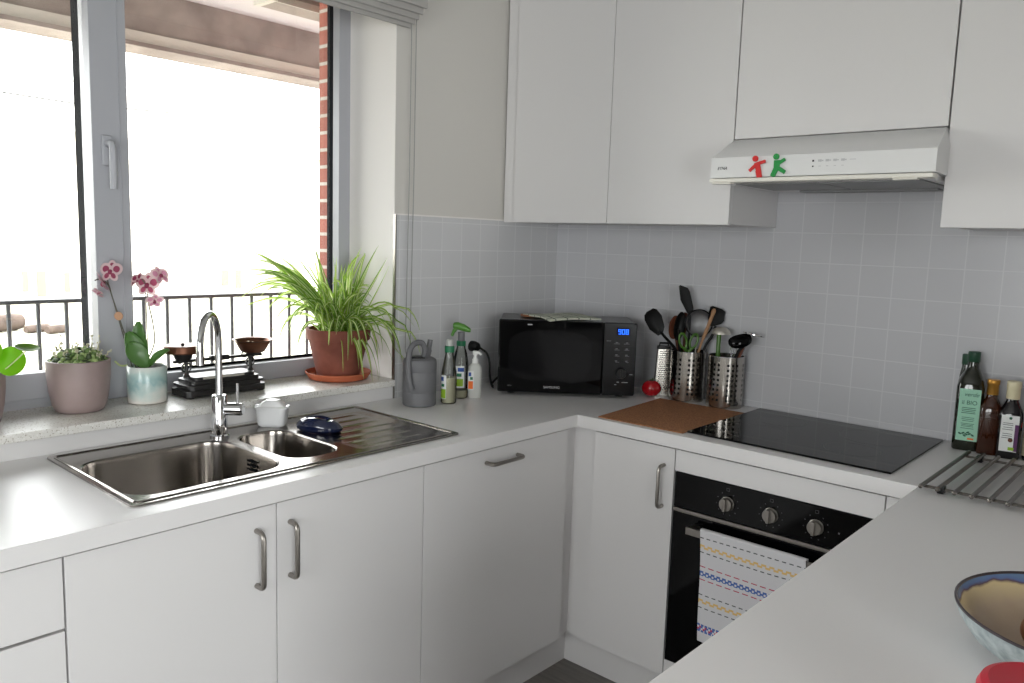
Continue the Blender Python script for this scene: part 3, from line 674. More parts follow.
t = thing('potted_orchid', 'pink-and-white orchid in a short glazed blue-grey pot', 'plant', (-.146, -1.69, SZ))
b = B(); b.lathe([(.048, 0), (.053, .003), (.0535, .05), (.054, .104), (.052, .107), (.049, .104), (.049, .09), (0, .09)], 44, cap1=False); b.to('pot', 'opot', t)
B().lathe([(0, .088), (.048, .0905), (.03, .101), (0, .103)], 20, cap0=False, cap1=False).to('bark', 'soil', t)
base = Vector((-.146, -1.69, SZ))
def R(p): return Vector(p)-base
def oleaf(P, w):
    b = B(); P = spline(P, 5); n = len(P); b.ribbon(P, [w*math.sin(PI*min(1, (i/(n-1))*.94+.05))**.55 for i in range(n)], .18, (0, 0), side=(.745, .667, 0)); b.solid(.0018); b.to('leaf', 'orleaf', t)
def oleaf_flat(c0, c1, w, face):
    """broad leaf between two points whose flat side faces 'face'"""
    a, c, f = R(c0), R(c1), Vector(face).normalized(); d = (c-a); sd = d.cross(f).normalized(); n = 12; L = []
    for i in range(n+1):
        u = i/n; ww = w*math.sin(PI*min(1, u*.93+.04))**.6; p = a+d*u+f*.012*math.sin(PI*u)
        L.append([p-sd*ww-f*-.006, p-sd*ww*.5, p, p+sd*ww*.5, p+sd*ww-f*-.006])
    b = B(); b.loops([[tuple(q) for q in l_] for l_ in L], closed=False); b.solid(.0018); b.to('leaf', 'orleaf', t)
cam_dir = (.66, -.74, .15)
oleaf_flat((-.146, -1.69, .172), (-.162, -1.700, .303), .026, (.5, -.8, .0))
oleaf_flat((-.14, -1.692, .172), (-.172, -1.73, .272), .025, (.8, -.5, .35))
oleaf_flat((-.13, -1.695, .172), (-.158, -1.735, .243), .027, (.8, -.45, .45))
oleaf_flat((-.13, -1.688, .174), (-.09, -1.648, .224), .013, (.5, -.8, .5))
st = [spline([R((-.165, -1.713, .17)), R((-.19, -1.733, .27)), R((-.215, -1.752, .37)), R((-.225, -1.759, .407)), R((-.242, -1.775, .42)), R((-.235, -1.79, .418))], 6),
      spline([R((-.15, -1.695, .172)), R((-.128, -1.675, .24)), R((-.131, -1.676, .3)), R((-.14, -1.684, .36)), R((-.141, -1.685, .4)), R((-.15, -1.695, .425))], 6)]
for s_ in st: B().tube(s_, .0018, 6).to('flower_stem', 'orstem', t)
for a, c in (((-.172, -1.72, .17), (-.226, -1.76, .42)), ((-.136, -1.69, .17), (-.14, -1.69, .39))):
    B().tube([R(a), R(c)], .0015, 6).to('support_stick', 'orstem', t)
B().tube(spline([R((-.185, -1.728, .175)), R((-.2, -1.741, .173)), R((-.214, -1.751, .185))], 4), [.003]*9, 6).to('aerial_root', 'pilstem', t)
b = B(); b.lathe([(.0, -.002), (.012, -.002), (.0125, 0), (.012, .002), (0, .002)], 16, cap0=False, cap1=False)
b.xf(Matrix.Rotation(PI/2, 4, 'X')); b.to('stem_clip', mat('clip_tan', '#b08668', .6), t, loc=R((-.2005, -1.742, .317)), rot=(0, 0, RT), label='small tan round stem clip')
def flower(p, nrm, s, mid='pet2', tilt=0):
    nrm = Vector(nrm).normalized(); q = nrm.to_track_quat('Z', 'Y').to_matrix(); p = R(p)
    fb = B()
    for k, (a, L_, W) in enumerate(((PI/2, .95, .7), (PI/2+1.15, 1.0, 1.0), (PI/2-1.15, 1.0, 1.0), (PI/2+2.45, .9, .66), (PI/2-2.45, .9, .66))):
        a += tilt; c = Vector((math.cos(a), math.sin(a), 0))*s*.5*L_; n = 14
        for kk, (f, mi) in enumerate(((1, 0),)):
            rings = []
            for g in (.55, 1):
                lp = []
                for i in range(n):
                    w = 2*PI*i/n; lx = math.cos(w)*s*.52*L_*g; ly = math.sin(w)*s*.5*W*g
                    v = c+Vector((math.cos(a)*lx-math.sin(a)*ly, math.sin(a)*lx+math.cos(a)*ly, (.002*k) - .25*s*(g*math.cos(w)*.5)**2))
                    lp.append(tuple(p+q @ v))
                rings.append(lp)
            V = fb.loops(rings, cap0=True, mi=0)
            fb.bm.faces.ensure_lookup_table()
            for fc in fb.bm.faces:
                if len(fc.verts) == n: fc.material_index = 1
    fb.ell(p+q @ Vector((0, -.002, s*.18)), (s*.16, s*.2, s*.22), 8, 6, mi=2)
    fb.to('flower', ['pet1', mid, 'pet2'], t, smooth=1.2, recalc=False)
flower((-.215, -1.752, .443), (.6, -.75, .15), 0.0351)
flower((-.232, -1.765, .412), (-.3, -.6, -.5), 0.0378, 'pet3')
flower((-.243, -1.778, .384), (.2, -.5, -.7), .02, 'pet3')
flower((-.139, -1.683, .408), (.6, -.7, .1), 0.0378)
flower((-.158, -1.702, .421), (-.8, -.3, .3), 0.0257)
flower((-.113, -1.661, .435), (.7, .2, .3), 0.0311, 'pet3')
flower((-.126, -1.672, .365), (.7, -.1, -.6), 0.0257, 'pet3')

# kitchen scale
t = thing('kitchen_scale', 'antique black cast-iron balance scale behind the tap', 'scale', (-.145, -1.468, SZ), PI/2)
# local x runs along the sill (world +y), local y = world -x
b = B()
for s, z0, z1 in ((1.0, .006, .024), (.9, .024, .034), (.97, .034, .040), (.86, .040, .052), (.76, .052, .062)):
    b.loops([rrect(-.132*s, .132*s, -.055*s, .055*s, .018*s, z, 4) for z in (z0, z1)], cap0=True, cap1=True)
for sx in (-1, 1):
    for sy in (-1, 1): b.ell((sx*.115, sy*.042, .006), (.016, .013, .0065), 10, 8)
b.to('base', 'iron', t)
b = B(); b.box(-.075, .06, -.0435, -.0425, .0545, .0605); b.to('maker_plate', 'card', t)
for sx in (-.105, .105):
    b = B(); b.lathe([(.012, .06), (.007, .068), (.005, .09), (.006, .104)], 12, (sx, 0, 0))
    b.tube([(sx+.014*math.cos(a), 0, .088+.014*math.sin(a)) for a in [2*PI*i/14 for i in range(14)]], .0028, 6, closed=True, flat=(0, 1, 0))
    b.tube([(sx-.02+.009*math.cos(a), 0, .112+.009*math.sin(a)) for a in [2*PI*i/14 for i in range(14)]], .0024, 6, closed=True, flat=(0, 1, 0))
    b.to('pillar', 'iron', t)
b = B(); b.box(-.145, .145, -.006, .006, .104, .113, bev=.002).box(-.03, .03, -.009, .009, .102, .118, bev=.002).cyl((-.115, 0, .11), (-.115, 0, .1335), .02, .03).cyl((.115, 0, .11), (.115, 0, .1175), .012, .03)
b.cyl((0, 0, .06), (0, 0, .108), .008, .006).cyl((0, 0, .117), (0, 0, .14), .004, .001)
b.to('beam', 'iron', t)
b = B(); b.lathe([(0, .134), (.05, .134), (.0535, .138), (.0535, .155), (.05, .158), (0, .154)], 32, (-.115, 0, 0), cap0=False, cap1=False); pl = b.to('weight_plate', 'brass', t)
b = B(); b.ell((-.115, 0, .159), (.006, .006, .005), 10, 8); b.to('plate_stud', 'iron', pl)
b = B(); b.lathe([(.0, .118), (.032, .118), (.037, .121), (.047, .138), (.055, .154), (.063, .157), (.064, .159), (.054, .157), (.045, .139), (.034, .1235), (0, .123)], 40, (.115, 0, 0), cap0=False, cap1=False); bo = b.to('weighing_bowl', 'brass', t)
for i, (x, y, r, h) in enumerate(((.10, .0, .011, .03), (.122, .012, .009, .026), (.12, -.014, .008, .024), (.14, 0, .007, .02))):
    o = B().lathe([(r*.92, 0), (r, .002), (r, h*.65), (r*.4, h*.75), (r*.55, h*.9), (r*.3, h)], 14).to('scale_weight', 'weight', loc=(-.145-y, -1.468+x, K+SZ+.1235))
    tag(o, 'small brass weight lying in the bowl of the antique scale', 'weight', 'weights in the scale bowl')

# spider plant
t = thing('plant_saucer', 'round terracotta saucer under the spider plant pot', 'saucer', (-.128, -1.035, SZ))
b = B(); b.lathe([(.088, 0), (.1, .003), (.112, .02), (.1135, .026), (.109, .0265), (.104, .014), (.09, .008), (0, .008)], 48, cap1=False); tag(b.to('saucer_body', 'terra2', t), None, None)
t = thing('spider_plant', 'green spider plant with arching striped leaves in a terracotta pot', 'plant', (-.128, -1.035, SZ+.0085))
b = B(); b.lathe([(.068, 0), (.0725, .004), (.1, .125), (.1015, .13), (.108, .131), (.111, .166), (.109, .169), (.102, .168), (.098, .14), (0, .14)], 48, cap1=False); b.to('pot', 'terra', t)
B().lathe([(0, .138), (.097, .1395), (.05, .152), (0, .155)], 24, cap0=False, cap1=False).to('soil', 'soil', t)
base = Vector((-.128, -1.035, SZ+.0085)); b = B(); rnd = random.Random(11)
def blade(target, lift, w, spread=.035, mi=None):
    a = rnd.uniform(0, 2*PI); rr = spread*math.sqrt(rnd.random()); tg = Vector(target)-base; az = math.atan2(tg.y, tg.x)
    st_ = Vector((rr*math.cos(a)+.02*math.cos(az), rr*math.sin(a)+.02*math.sin(az), .148))
    mid = st_.lerp(tg, .45 if tg.z > .17 else .82)+Vector((0, 0, lift))
    P = bez(st_, mid, tg, 11); n = len(P)
    for p in P:      # stay inside the reveal and clear of the window and wall
        wx, wy = p.x+base.x, p.y+base.y
        if wx < -.238: p.x = -.238-base.x
        if wx < .03 and wy > -.912: p.y = -.912-base.y
        if wx >= .03 and wx < .045: p.x = max(p.x, .03-base.x)
    b.ribbon(P, [w*(.75+.5*math.sin(PI*i/(n-1)))*(1-(i/(n-1))**5)+.0003 for i in range(n)], .35, mi or ((0, 1) if rnd.random() < .6 else (2, 1)), roll=rnd.choice((-1, 1))*rnd.uniform(.25, 1.15))
TG = [  # long arching blades (tip, lift)
 ((-.19, -1.358, .513), .12), ((-.19, -1.352, .44), .16), ((-.18, -1.39, .345), .22), ((-.19, -1.37, .373), .2), ((-.18, -1.264, .231), .2), ((-.19, -1.205, .534), .05),
 ((-.19, -1.088, .535), .03), ((-.19, -1.291, .484), .12), ((-.19, -1.317, .397), .18), ((-.18, -1.187, .344), .16), ((-.17, -1.207, .244), .16), ((-.18, -1.281, .315), .2),
 ((-.19, -1.148, .5), .05), ((-.2, -1.33, .48), .14), ((-.2, -1.34, .42), .17), ((-.19, -1.25, .5), .09), ((-.19, -1.27, .44), .14), ((-.19, -1.24, .36), .17), ((-.17, -1.25, .28), .19), ((-.15, -1.22, .22), .18), ((-.19, -1.19, .45), .09), ((-.19, -1.3, .36), .19),
 ((-.15, -1.12, .52), .04), ((-.12, -1.05, .49), .03), ((-.17, -1.03, .5), .03), ((-.20, -.94, .471), .08), ((-.136, -.93, .527), .1), ((-.136, -.93, .5), .14), ((-.036, -.935, .537), .03), ((.012, -.935, .497), -.02), ((-.078, -.93, .379), .15),
 ((-.1, -1.0, .5), .03), ((-.09, -1.0, .46), .04), ((-.06, -.98, .42), .08), ((-.08, -1.06, .47), .02), ((-.12, -1.0, .47), .03),
 ((.062, -.849, .253), .2), ((.062, -.861, .165), .22), ((.05, -.934, .234), .18), ((.05, -.981, .169), .18), ((.055, -.9, .135), .22), ((.012, -.962, .073), .2), ((.012, -1.039, .098), .18), ((.015, -1.101, .155), .16), ((-.01, -1.161, .21), .15), ((.0, -1.073, .204), .15),
 ((.01, -.97, .15), .2), ((-.0, -1.01, .2), .16), ((.03, -.95, .27), .15), ((-.01, -1.13, .24), .13), ((.008, -1.05, .12), .17)]
for tg, lf in TG:
    blade(tg, lf, rnd.uniform(.0052, .0072))
    blade((tg[0]+rnd.uniform(-.03, .03), tg[1]+rnd.uniform(-.01, .05), tg[2]+rnd.uniform(-.05, .01)), lf*rnd.uniform(.7, 1.1), rnd.uniform(.0036, .005))
for i in range(110):
    a = rnd.uniform(0, 2*PI); r = rnd.uniform(.05, .16); z = rnd.uniform(.28, .43)-r*.5
    blade((base.x+.03+r*math.cos(a)*.8, base.y-.01+r*math.sin(a), z+.03), rnd.uniform(.05, .16), rnd.uniform(.0034, .005), .05)
b.to('foliage', ['leaf', 'leafpale', 'leafdark'], t, smooth=1.5, recalc=False)

# ------------------------------------------------------------------ watering can, bottles by the microwave
t = thing('watering_can', 'grey plastic watering can on the worktop by the window corner', 'watering can', (.14, -.895, .0005), RT)
b = B(); b.lathe([(.054, 0), (.057, .003), (.0575, .045), (.0565, .047), (.0575, .049), (.0575, .115), (.0565, .117), (.0575, .119), (.0575, .148), (.055, .157), (.045, .163), (.02, .164), (0, .164)], 44, cap1=False); b.to('body', 'canm', t)
b = B(); L = [[(-.004+.02*s*math.cos(2*PI*i/24), -.026+.012*s*math.sin(2*PI*i/24), z) for i in range(24)] for s, z in ((1.25, .1615), (1.2, .1665), (1.0, .1665), (.95, .1646))]
b.loops(L, cap1=True); b.to('filling_hole', 'black', t, label='dark filling opening')
b = B(); b.tube(spline([(.012, .008, .16), (.016, .004, .19), (.006, -.004, .212), (-.014, -.02, .213), (-.028, -.04, .195), (-.032, -.052, .16), (-.03, -.058, .12), (-.025, -.062, .085), (-.018, -.0575, .062)], 5), .0098, 12); b.to('handle', 'canm', t)
b = B(); b.tube(spline([(.018, .03, .155), (.026, .038, .19), (.03, .042, .219)], 5), [.012]*5+[.009]*6, 12); b.to('spout', 'canm', t)

def label_patch(parent, r, z0, z1, a0, a1, m, name='label', dr=.0006, sq=None):
    b = B(); L = []
    for z in (z0, z1):
        lp = []
        for i in range(13):
            a = a0+(a1-a0)*i/12; ca, sa = math.cos(a), math.sin(a); k = (abs(ca)**sq+abs(sa)**sq)**(-1/sq) if sq else 1
            lp.append(((r+dr)*ca*k, (r+dr)*sa*k, z))
        L.append(lp)
    b.loops(L, closed=False); return b.to(name, m, parent)
FA = math.atan2(-.74, .66)     # direction towards the viewer
t = thing('cleaner_bottle', 'clear cleaner bottle with green cap ring beside the watering can', 'bottle', (.184, -.799, .0005))
b = B(); b.lathe([(.024, 0), (.0268, .004), (.0272, .08), (.026, .11), (.0185, .15), (.0145, .17), (.0145, .18)], 32); b.to('bottle_body', 'cpl', t)
B().lathe([(.0225, .003), (.0245, .006), (.025, .09)], 28, cap0=True, cap1=True).to('liquid', 'liquid', t)
B().lathe([(.0168, .178), (.0172, .198), (.015, .20)], 24).to('cap_ring', 'green', t)
B().lathe([(.0125, .2), (.012, .218), (.010, .222)], 20).to('cap_tip', 'frost', t, label='pale translucent cap tip')
lb = label_patch(t, .0275, .018, .1, FA-1.15, FA-.25, 'lwhite')
label_patch(lb, .0279, .02, .052, FA-1.1, FA-.3, 'lgreen', 'green_band'); label_patch(lb, .0279, .08, .094, FA-1.1, FA-.6, 'lblue', 'blue_heading'); label_patch(lb, .0279, .06, .07, FA-1.0, FA-.5, 'green', 'leaf_mark')
t = thing('spray_bottle', 'clear spray bottle with a green trigger head behind the cleaner bottle', 'bottle', (.142, -.702, .0005))
b = B(); b.lathe([(.025, 0), (.0275, .004), (.028, .1), (.027, .13), (.0225, .16), (.0155, .182), (.0155, .19)], 32); b.to('bottle_body', 'cpl', t)
B().lathe([(.023, .003), (.0252, .006), (.026, .03)], 28).to('liquid', 'liquid', t)
B().lathe([(.0165, .188), (.0168, .204), (.013, .206)], 24).to('collar', 'green', t)
B().lathe([(.0125, .206), (.0125, .236), (.010, .238)], 20).to('neck', 'canm', t, label='grey sprayer neck')
b = B(); d = Vector((.745, .667, 0)); L = []; n2 = Vector((-.667, .745, 0))
for s_, zc, hh, ww in ((-.030, .259, .007, .008), (-.026, .259, .0115, .010), (-.012, .258, .014, .011), (.01, .252, .0135, .011), (.028, .245, .009, .009), (.033, .243, .006, .007)):
    L.append([tuple(d*s_+n2*(ww*math.cos(2*PI*i/14))+Vector((0, 0, zc+hh*math.sin(2*PI*i/14)))) for i in range(14)])
b.loops(L, cap0=True, cap1=True); hd = b.to('spray_head', 'trig', t)
B().tube(spline([d*-.016+Vector((0, 0, .252)), d*-.026+Vector((0, 0, .24)), d*-.034+Vector((0, 0, .222))], 5), [.0075]*6+[.0055]*5, 10).to('trigger', 'trig', hd)
lb = label_patch(t, .0283, .04, .118, FA-.75, FA+.55, 'lwhite')
label_patch(lb, .0287, .045, .072, FA-.7, FA+.4, 'lgreen', 'green_band'); label_patch(lb, .0287, .098, .112, FA-.3, FA+.5, 'lblue', 'blue_heading'); label_patch(lb, .0287, .08, .092, FA-.4, FA+.2, 'green', 'leaf_mark')
t = thing('soap_dispenser', 'frosted white pump soap dispenser beside the microwave', 'soap dispenser', (.176, -.663, .0005), RT)
b = B(); b.loops([rrect(-.0245+d_, .0245-d_, -.016+d_*.5, .016-d_*.5, .013-d_*.3, z, 5) for d_, z in ((.002, 0), (0, .004), (0, .1), (.002, .112), (.008, .122), (.013, .126))], cap0=True, cap1=True); b.to('bottle_body', 'frost', t)
B().lathe([(.0115, .126), (.0115, .14), (.008, .142), (.006, .15), (.006, .158)], 20).to('collar', 'wplas', t)
b = B(); b.lathe([(.009, .155), (.01, .158), (.01, .168), (.007, .17)], 18); b.tube(spline([(-.004, 0, .163), (.012, -.004, .1635), (.022, -.006, .157)], 4), [.0055]*5+[.004]*4, 10); b.to('pump', 'wplas', t)
b = B(); b.box(-.0235, -.003, -.0171, -.0164, .03, .098); lb = b.to('label', 'lwhite', t)
B().box(-.022, -.005, -.0176, -.0171, .034, .062).to('orange_band', 'lorange', lb); B().box(-.0215, -.012, -.0176, -.0171, .08, .094).to('blue_heading', 'lblue', lb); B().box(-.016, -.006, -.0176, -.0171, .067, .077).to('leaf_mark', 'green', lb)
t = thing('power_cord', 'black power plug in the tiles with its cord behind the microwave', 'cord', (.0085, -.512, .157))
b = B(); b.lathe([(.021, 0), (.021, .012), (.017, .03), (.012, .036)], 20); b.xf(Matrix.Rotation(PI/2, 4, 'Y')); b.to('plug', 'black', t)
b = B(); b.tube(spline([(.034, 0, 0), (.05, .004, -.006), (.07, .012, -.022), (.085, .012, -.055), (.095, .004, -.1), (.11, .0, -.135), (.1, .02, -.15), (.06, .06, -.1535), (.02, .1, -.1535), (.012, .17, -.12)], 6), .0042, 8); b.to('cable', 'black', t)

# ------------------------------------------------------------------ microwave
MW = math.atan2(.325, .385)
t = thing('microwave', 'black microwave oven standing across the worktop corner', 'microwave', (.192, -.56, .0005), MW)
w, h, dp = .504, .281, .268
B().box(.003, w-.003, .022, dp, .012, h-.002, bev=.006).to('casing', mat('microwave_casing', '#1a1a1c', .3), t)
for x in (.05, w-.05):
    for y in (.06, dp-.05): B().lathe([(.014, 0), (.015, .012)], 16, (x, y, 0)).to('foot', 'black', t)
b = B(); b.box(0, .383, 0, .0215, .012, h, bev=.006); dr = b.to('door', 'bgloss', t)
B().box(.384, w, .001, .0215, .012, h, bev=.006).to('control_panel', 'mwpanel', t)
pts = []
for i in range(40):
    a = 2*PI*i/40; ca, sa = math.cos(a), math.sin(a); k = (abs(ca)**4+abs(sa)**4)**(-.25); pts.append((.19+.152*ca*k, .15+.092*sa*k))
b = B(); b.prism(pts, lambda u, v: (u, -.0006, v), lambda u, v: (u, .001, v)); b.to('door_window', 'mwwin', dr)
text('SAMSUNG', .0125, 'mark', dr, (.2, -.0004, .034), (PI/2, 0, 0), 'logo_lettering', sx=1.05)
text('900W', .007, 'dimmark', dr, (.045, -.0004, .036), (PI/2, 0, 0), 'small_lettering')
B().box(.105, .122, -.001, 0, .262, .266).to('latch_marks', 'mark', dr)
# 7-segment digits 9 0 8
SEG = {'9': 'abcdfg', '0': 'abcdef', '8': 'abcdefg'}; DEF = dict(a=(0, 1, 1, 1), b=(1, .5, 1, 1), c=(1, 0, 1, .5), d=(0, 0, 1, 0), e=(0, 0, 0, .5), f=(0, .5, 0, 1), g=(0, .5, 1, .5))
B().box(.43, .478, -.0008, .0005, .236, .262).to('display_window', 'bgloss', t)
b = B(); X_0 = .4365
for k, ch in enumerate('908'):
    for s_ in SEG[ch]:
        x0, z0, x1, z1 = DEF[s_]; X_, Z_ = X_0+k*.0135, .2405; sw, sh = .0082, .0165
        b.box(X_+x0*sw-.0009, X_+x1*sw+.0009, -.0014, -.0009, Z_+z0*sh-.0009, Z_+z1*sh+.0009)
b.to('clock_digits', 'led', t)
for r_ in range(4):
    for c_ in range(2):
        x, z = .432+.037*c_, .207-.0225*r_
        bt = B().box(x-.015, x+.015, -.0008, .0006, z-.008, z+.0075, bev=.0004).to('button', 'mwpanel', t)
        B().box(x-.011+.003*r_, x+.011-.002*c_, -.0013, -.0008, z-.0035, z-.0022).box(x-.004, x+.004, -.0013, -.0008, z, z+.003).to('icon', 'dimmark', bt)
text('SOLO', .006, 'dimmark', t, (.402, .0006, .214), (PI/2, 0, 0), 'small_lettering')
b = B(); b.lathe([(.021, 0), (.021, .003), (.019, .012), (.0175, .014)], 28); b.xf(Matrix.Rotation(PI/2, 4, 'X')); b.box(-.0035, .0035, -.0165, -.012, -.017, .017, bev=.001); b.to('dial', 'black', t, loc=(.452, .0008, .096))
b = B(); b.box(.482, .494, -.0004, .0008, .091, .093).box(.438, .446, -.0004, .0008, .061, .064).box(.456, .478, -.0004, .0008, .061, .063).box(.43, .437, -.0004, .0008, .052, .054); b.to('dial_print', 'mark', t)
# wooden board and potholder on top
def mwp(u, v, z): return (.192+u*math.cos(MW)-v*math.sin(MW), -.56+u*math.sin(MW)+v*math.cos(MW), z)
b = B(); b.loops([rrect(-.125+d_, .125-d_, -.03+d_, .03-d_, .012, z, 4) for d_, z in ((.001, 0), (0, .001), (0, .007), (.001, .008))], cap0=True, cap1=True)
q = mwp(.20, .15, .2825); tag(b.to('wooden_board', mat('board_wood', '#8a5632', .6, var=.2), loc=(q[0], q[1], K+q[2]), rot=(0, 0, MW+.33)), 'small brown wooden board under the cloth on the microwave', 'board')
C4 = {(0, 0): (.185, -.012), (1, 0): (.375, .045), (0, 1): (.085, .115), (1, 1): (.27, .2)}
b = B(); N = 40; L = []
for j in range(N+1):
    row = []
    for i in range(N+1):
        u, v = i/N, j/N
        x = (1-u)*(1-v)*C4[0, 0][0]+u*(1-v)*C4[1, 0][0]+(1-u)*v*C4[0, 1][0]+u*v*C4[1, 1][0]
        y = (1-u)*(1-v)*C4[0, 0][1]+u*(1-v)*C4[1, 0][1]+(1-u)*v*C4[0, 1][1]+u*v*C4[1, 1][1]
        z = .2935+.0025*math.sin(u*5)*math.cos(v*4)
        if y < .03: z -= (.03-y)*.22
        row.append((x, y, z))
    L.append(row)
b.loops(L, closed=False)
for f in b.bm.faces:
    c = f.calc_center_median()
for k, f in enumerate(b.bm.faces):
    i, j = k % N, k//N
    if i % 9 == 4 or j % 9 == 4: f.material_index = 1
b.solid(.006)
o = b.to('potholder', ['glove', 'gline'], loc=(.192, -.56, K), rot=(0, 0, MW), smooth=1.2); tag(o, 'grey-green checked potholder on top of the microwave', 'potholder')

# ------------------------------------------------------------------ tomato, grater, utensils
t = thing('tomato_timer', 'glossy red tomato-shaped timer on the worktop beside the microwave', 'timer', (.590, -.138, .0005))
b = B(); L = []
for k in range(13):
    ph = -PI/2+PI*k/12; lp = []
    for i in range(36):
        a = 2*PI*i/36; rr = .036*math.cos(ph)*(1+.035*math.cos(6*a)*max(0, math.sin(ph)+.3))+.0004; z = .0335+.0325*math.sin(ph)-(.006*math.exp(-(rr/.01)**2) if ph > 0 else -.002*math.exp(-(rr/.02)**2))
        lp.append((rr*math.cos(a), rr*math.sin(a), z))
    L.append(lp)
b.loops(L, cap0=True, cap1=True); b.to('tomato_body', 'red', t, smooth=1.3)
b = B()
for k in range(5):
    a = 2*PI*k/5; c = Vector((math.cos(a), math.sin(a), 0)); P = [c*.002+Vector((0, 0, .0625)), c*.011+Vector((0, 0, .0655)), c*.02+Vector((0, 0, .065))]; b.ribbon(P, [.004, .0035, .0004], .2, (0, 0))
b.tube([(0, 0, .06), (.001, 0, .067), (.004, 0, .072)], .002, 6); b.to('tomato_leaf', 'tgreen', t)
t = thing('box_grater', 'tapered steel box grater with black top between tomato and utensil holder', 'grater', (.598, -.078, .0005), RT)
def frus(z, k): return [(-.031*k, -.02*k, z), (.031*k, -.02*k, z), (.031*k, .02*k, z), (-.031*k, .02*k, z)]
b = B(); b.loops([frus(0, 1), frus(.018, .985)]); b.loops([frus(.018, .985), frus(.185, .72)], cap1=True); b.to('grater_body', 'steel', t)
b = B()
for r_ in range(19):
    z = .026+.008*r_; k = .985-.265*(z-.018)/.167; y = -.02*k
    for c_ in range(5):
        x = (c_-2+(.5 if r_ % 2 else 0)*.8)*.0098*k
        b.box(x-.003, x+.003, y-.0016, y+.0004, z-.0013, z+.0013)
b.to('grating_teeth', 'black', t)
b = B(); b.tube([(-.016, 0, .186), (-.016, 0, .2), (.016, 0, .2), (.016, 0, .186)], .004, 8); b.loops([frus(.178, .76), frus(.19, .72)], cap0=True, cap1=True); b.to('grater_handle', 'black', t)

def holder(name, lab, x, y):
    t = thing(name, lab, 'utensil holder', (x, y, .0005))
    r, H = .063, .183; nc, nr = 48, 0; b = B(); bm = b.bm
    zs = [0, .002, .004, .018]; hz = set()
    for k in range(8): hz.add(len(zs)); zs += [.026+.0178*k, .0345+.0178*k]
    zs += [H-.003, H]
    V = [[bm.verts.new((r*math.cos(2*PI*i/nc), r*math.sin(2*PI*i/nc), z)) for i in range(nc)] for z in zs]
    for j in range(len(zs)-1):
        for i in range(nc):
            if j in hz and i % 8 in (0, 2, 4): continue
            bm.faces.new((V[j][i], V[j][(i+1) % nc], V[j+1][(i+1) % nc], V[j+1][i]))
    b.solid(.0012); b.to('holder_body', 'cupm', t)
    B().lathe([(0, .001), (r-.0015, .001), (r-.0015, .003), (0, .003)], 40, cap0=False, cap1=False).to('holder_bottom', 'steel', t)
    b = B(); b.tube([(r*math.cos(2*PI*i/48), r*math.sin(2*PI*i/48), H) for i in range(48)], .0016, 6, closed=True); b.to('rim', 'chrome', t)
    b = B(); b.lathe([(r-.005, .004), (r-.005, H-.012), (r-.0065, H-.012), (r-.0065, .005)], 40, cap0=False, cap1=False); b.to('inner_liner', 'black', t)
    return t
C1 = Vector((.700, -.0745, 0)); C2 = Vector((.853, -.0745, 0))
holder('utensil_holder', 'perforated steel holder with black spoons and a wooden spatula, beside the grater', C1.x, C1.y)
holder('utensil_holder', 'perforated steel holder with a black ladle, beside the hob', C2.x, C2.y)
rtv = Vector((.745, .667, 0)); fwv = Vector((-.667, .745, 0))
def utensil(name, lab, cat, C, path, r, m, head=None, group=None):
    """path in (along picture, depth, height) about holder axis C; first point inside the holder"""
    def g(p): return tuple(rtv*p[0]+fwv*p[1]+Vector((0, 0, p[2]-.012)))
    t = thing(name, lab, cat, (C.x, C.y, .012), 0, group)
    B().tube(spline([g(p) for p in path], 5), r, 8).to('handle', m, t)
    if head: head(t, g)
    return t
def flat_head(pts, th, m, bend=0, name='head', depth=0, holes=()):
    """pts: outline (along, height); plate of thickness th facing the viewer, slightly dished"""
    def f(t, g):
        b = B(); cx = sum(p[0] for p in pts)/len(pts); cz = sum(p[1] for p in pts)/len(pts); L = []
        for d, s in ((0, .02), (0, .5), (0, .85), (0, 1.0)):
            L.append([g((cx+(p[0]-cx)*s, depth+bend*(1-s*s), cz+(p[1]-cz)*s)) for p in pts])
        b.loops(L, cap0=True); b.solid(th); b.to(name, m, t)
    return f
def oval(cx, cz, a, c, tilt, n=20, pw=2):
    o = []
    for i in range(n):
        w = 2*PI*i/n; ca, sa = math.cos(w), math.sin(w); k = (abs(ca)**pw+abs(sa)**pw)**(-1/pw); x, z = a*ca*k, c*sa*k
        o.append((cx+x*math.cos(tilt)-z*math.sin(tilt), cz+x*math.sin(tilt)+z*math.cos(tilt)))
    return o
utensil('cooking_spoon', 'black nylon slanted spoon leaning left over the grater', 'spoon', C1, [(.02, .0, .03), (-.03, -.01, .15), (-.05, -.012, .188), (-.085, -.012, .225), (-.11, -.012, .252)], [.005]*11+[.0055]*10, 'bmat',
        flat_head([(-.172, .31), (-.17, .292), (-.15, .258), (-.118, .236), (-.1, .245), (-.095, .27), (-.108, .312), (-.128, .334), (-.142, .337), (-.165, .322)], .004, 'bmat', .008, depth=-.012))
utensil('cooking_spoon', 'black oval nylon spoon standing upright in the holder beside the grater', 'spoon', C1, [(.0, .02, .03), (-.028, .01, .17), (-.036, .008, .225), (-.04, .007, .26)], .005, 'bmat',
        flat_head(oval(-.037, .272, .021, .054, -.12), .004, 'bmat', .012, depth=.006))
utensil('wooden_spoon', 'brown wooden spoon half hidden behind the black oval spoon', 'spoon', C1, [(-.01, .03, .03), (-.035, .03, .19), (-.05, .03, .25)], .005, 'wood2', flat_head(oval(-.05, .265, .022, .045, -.1), .005, 'wood2', .008, depth=.03))
utensil('wooden_spoon', 'brown wooden spoon half hidden behind the tall black spatula', 'spoon', C1, [(.0, .04, .03), (-.008, .04, .19), (-.01, .04, .26)], .005, 'wood2', flat_head(oval(-.012, .285, .02, .036, 0), .005, 'wood2', .008, depth=.04))
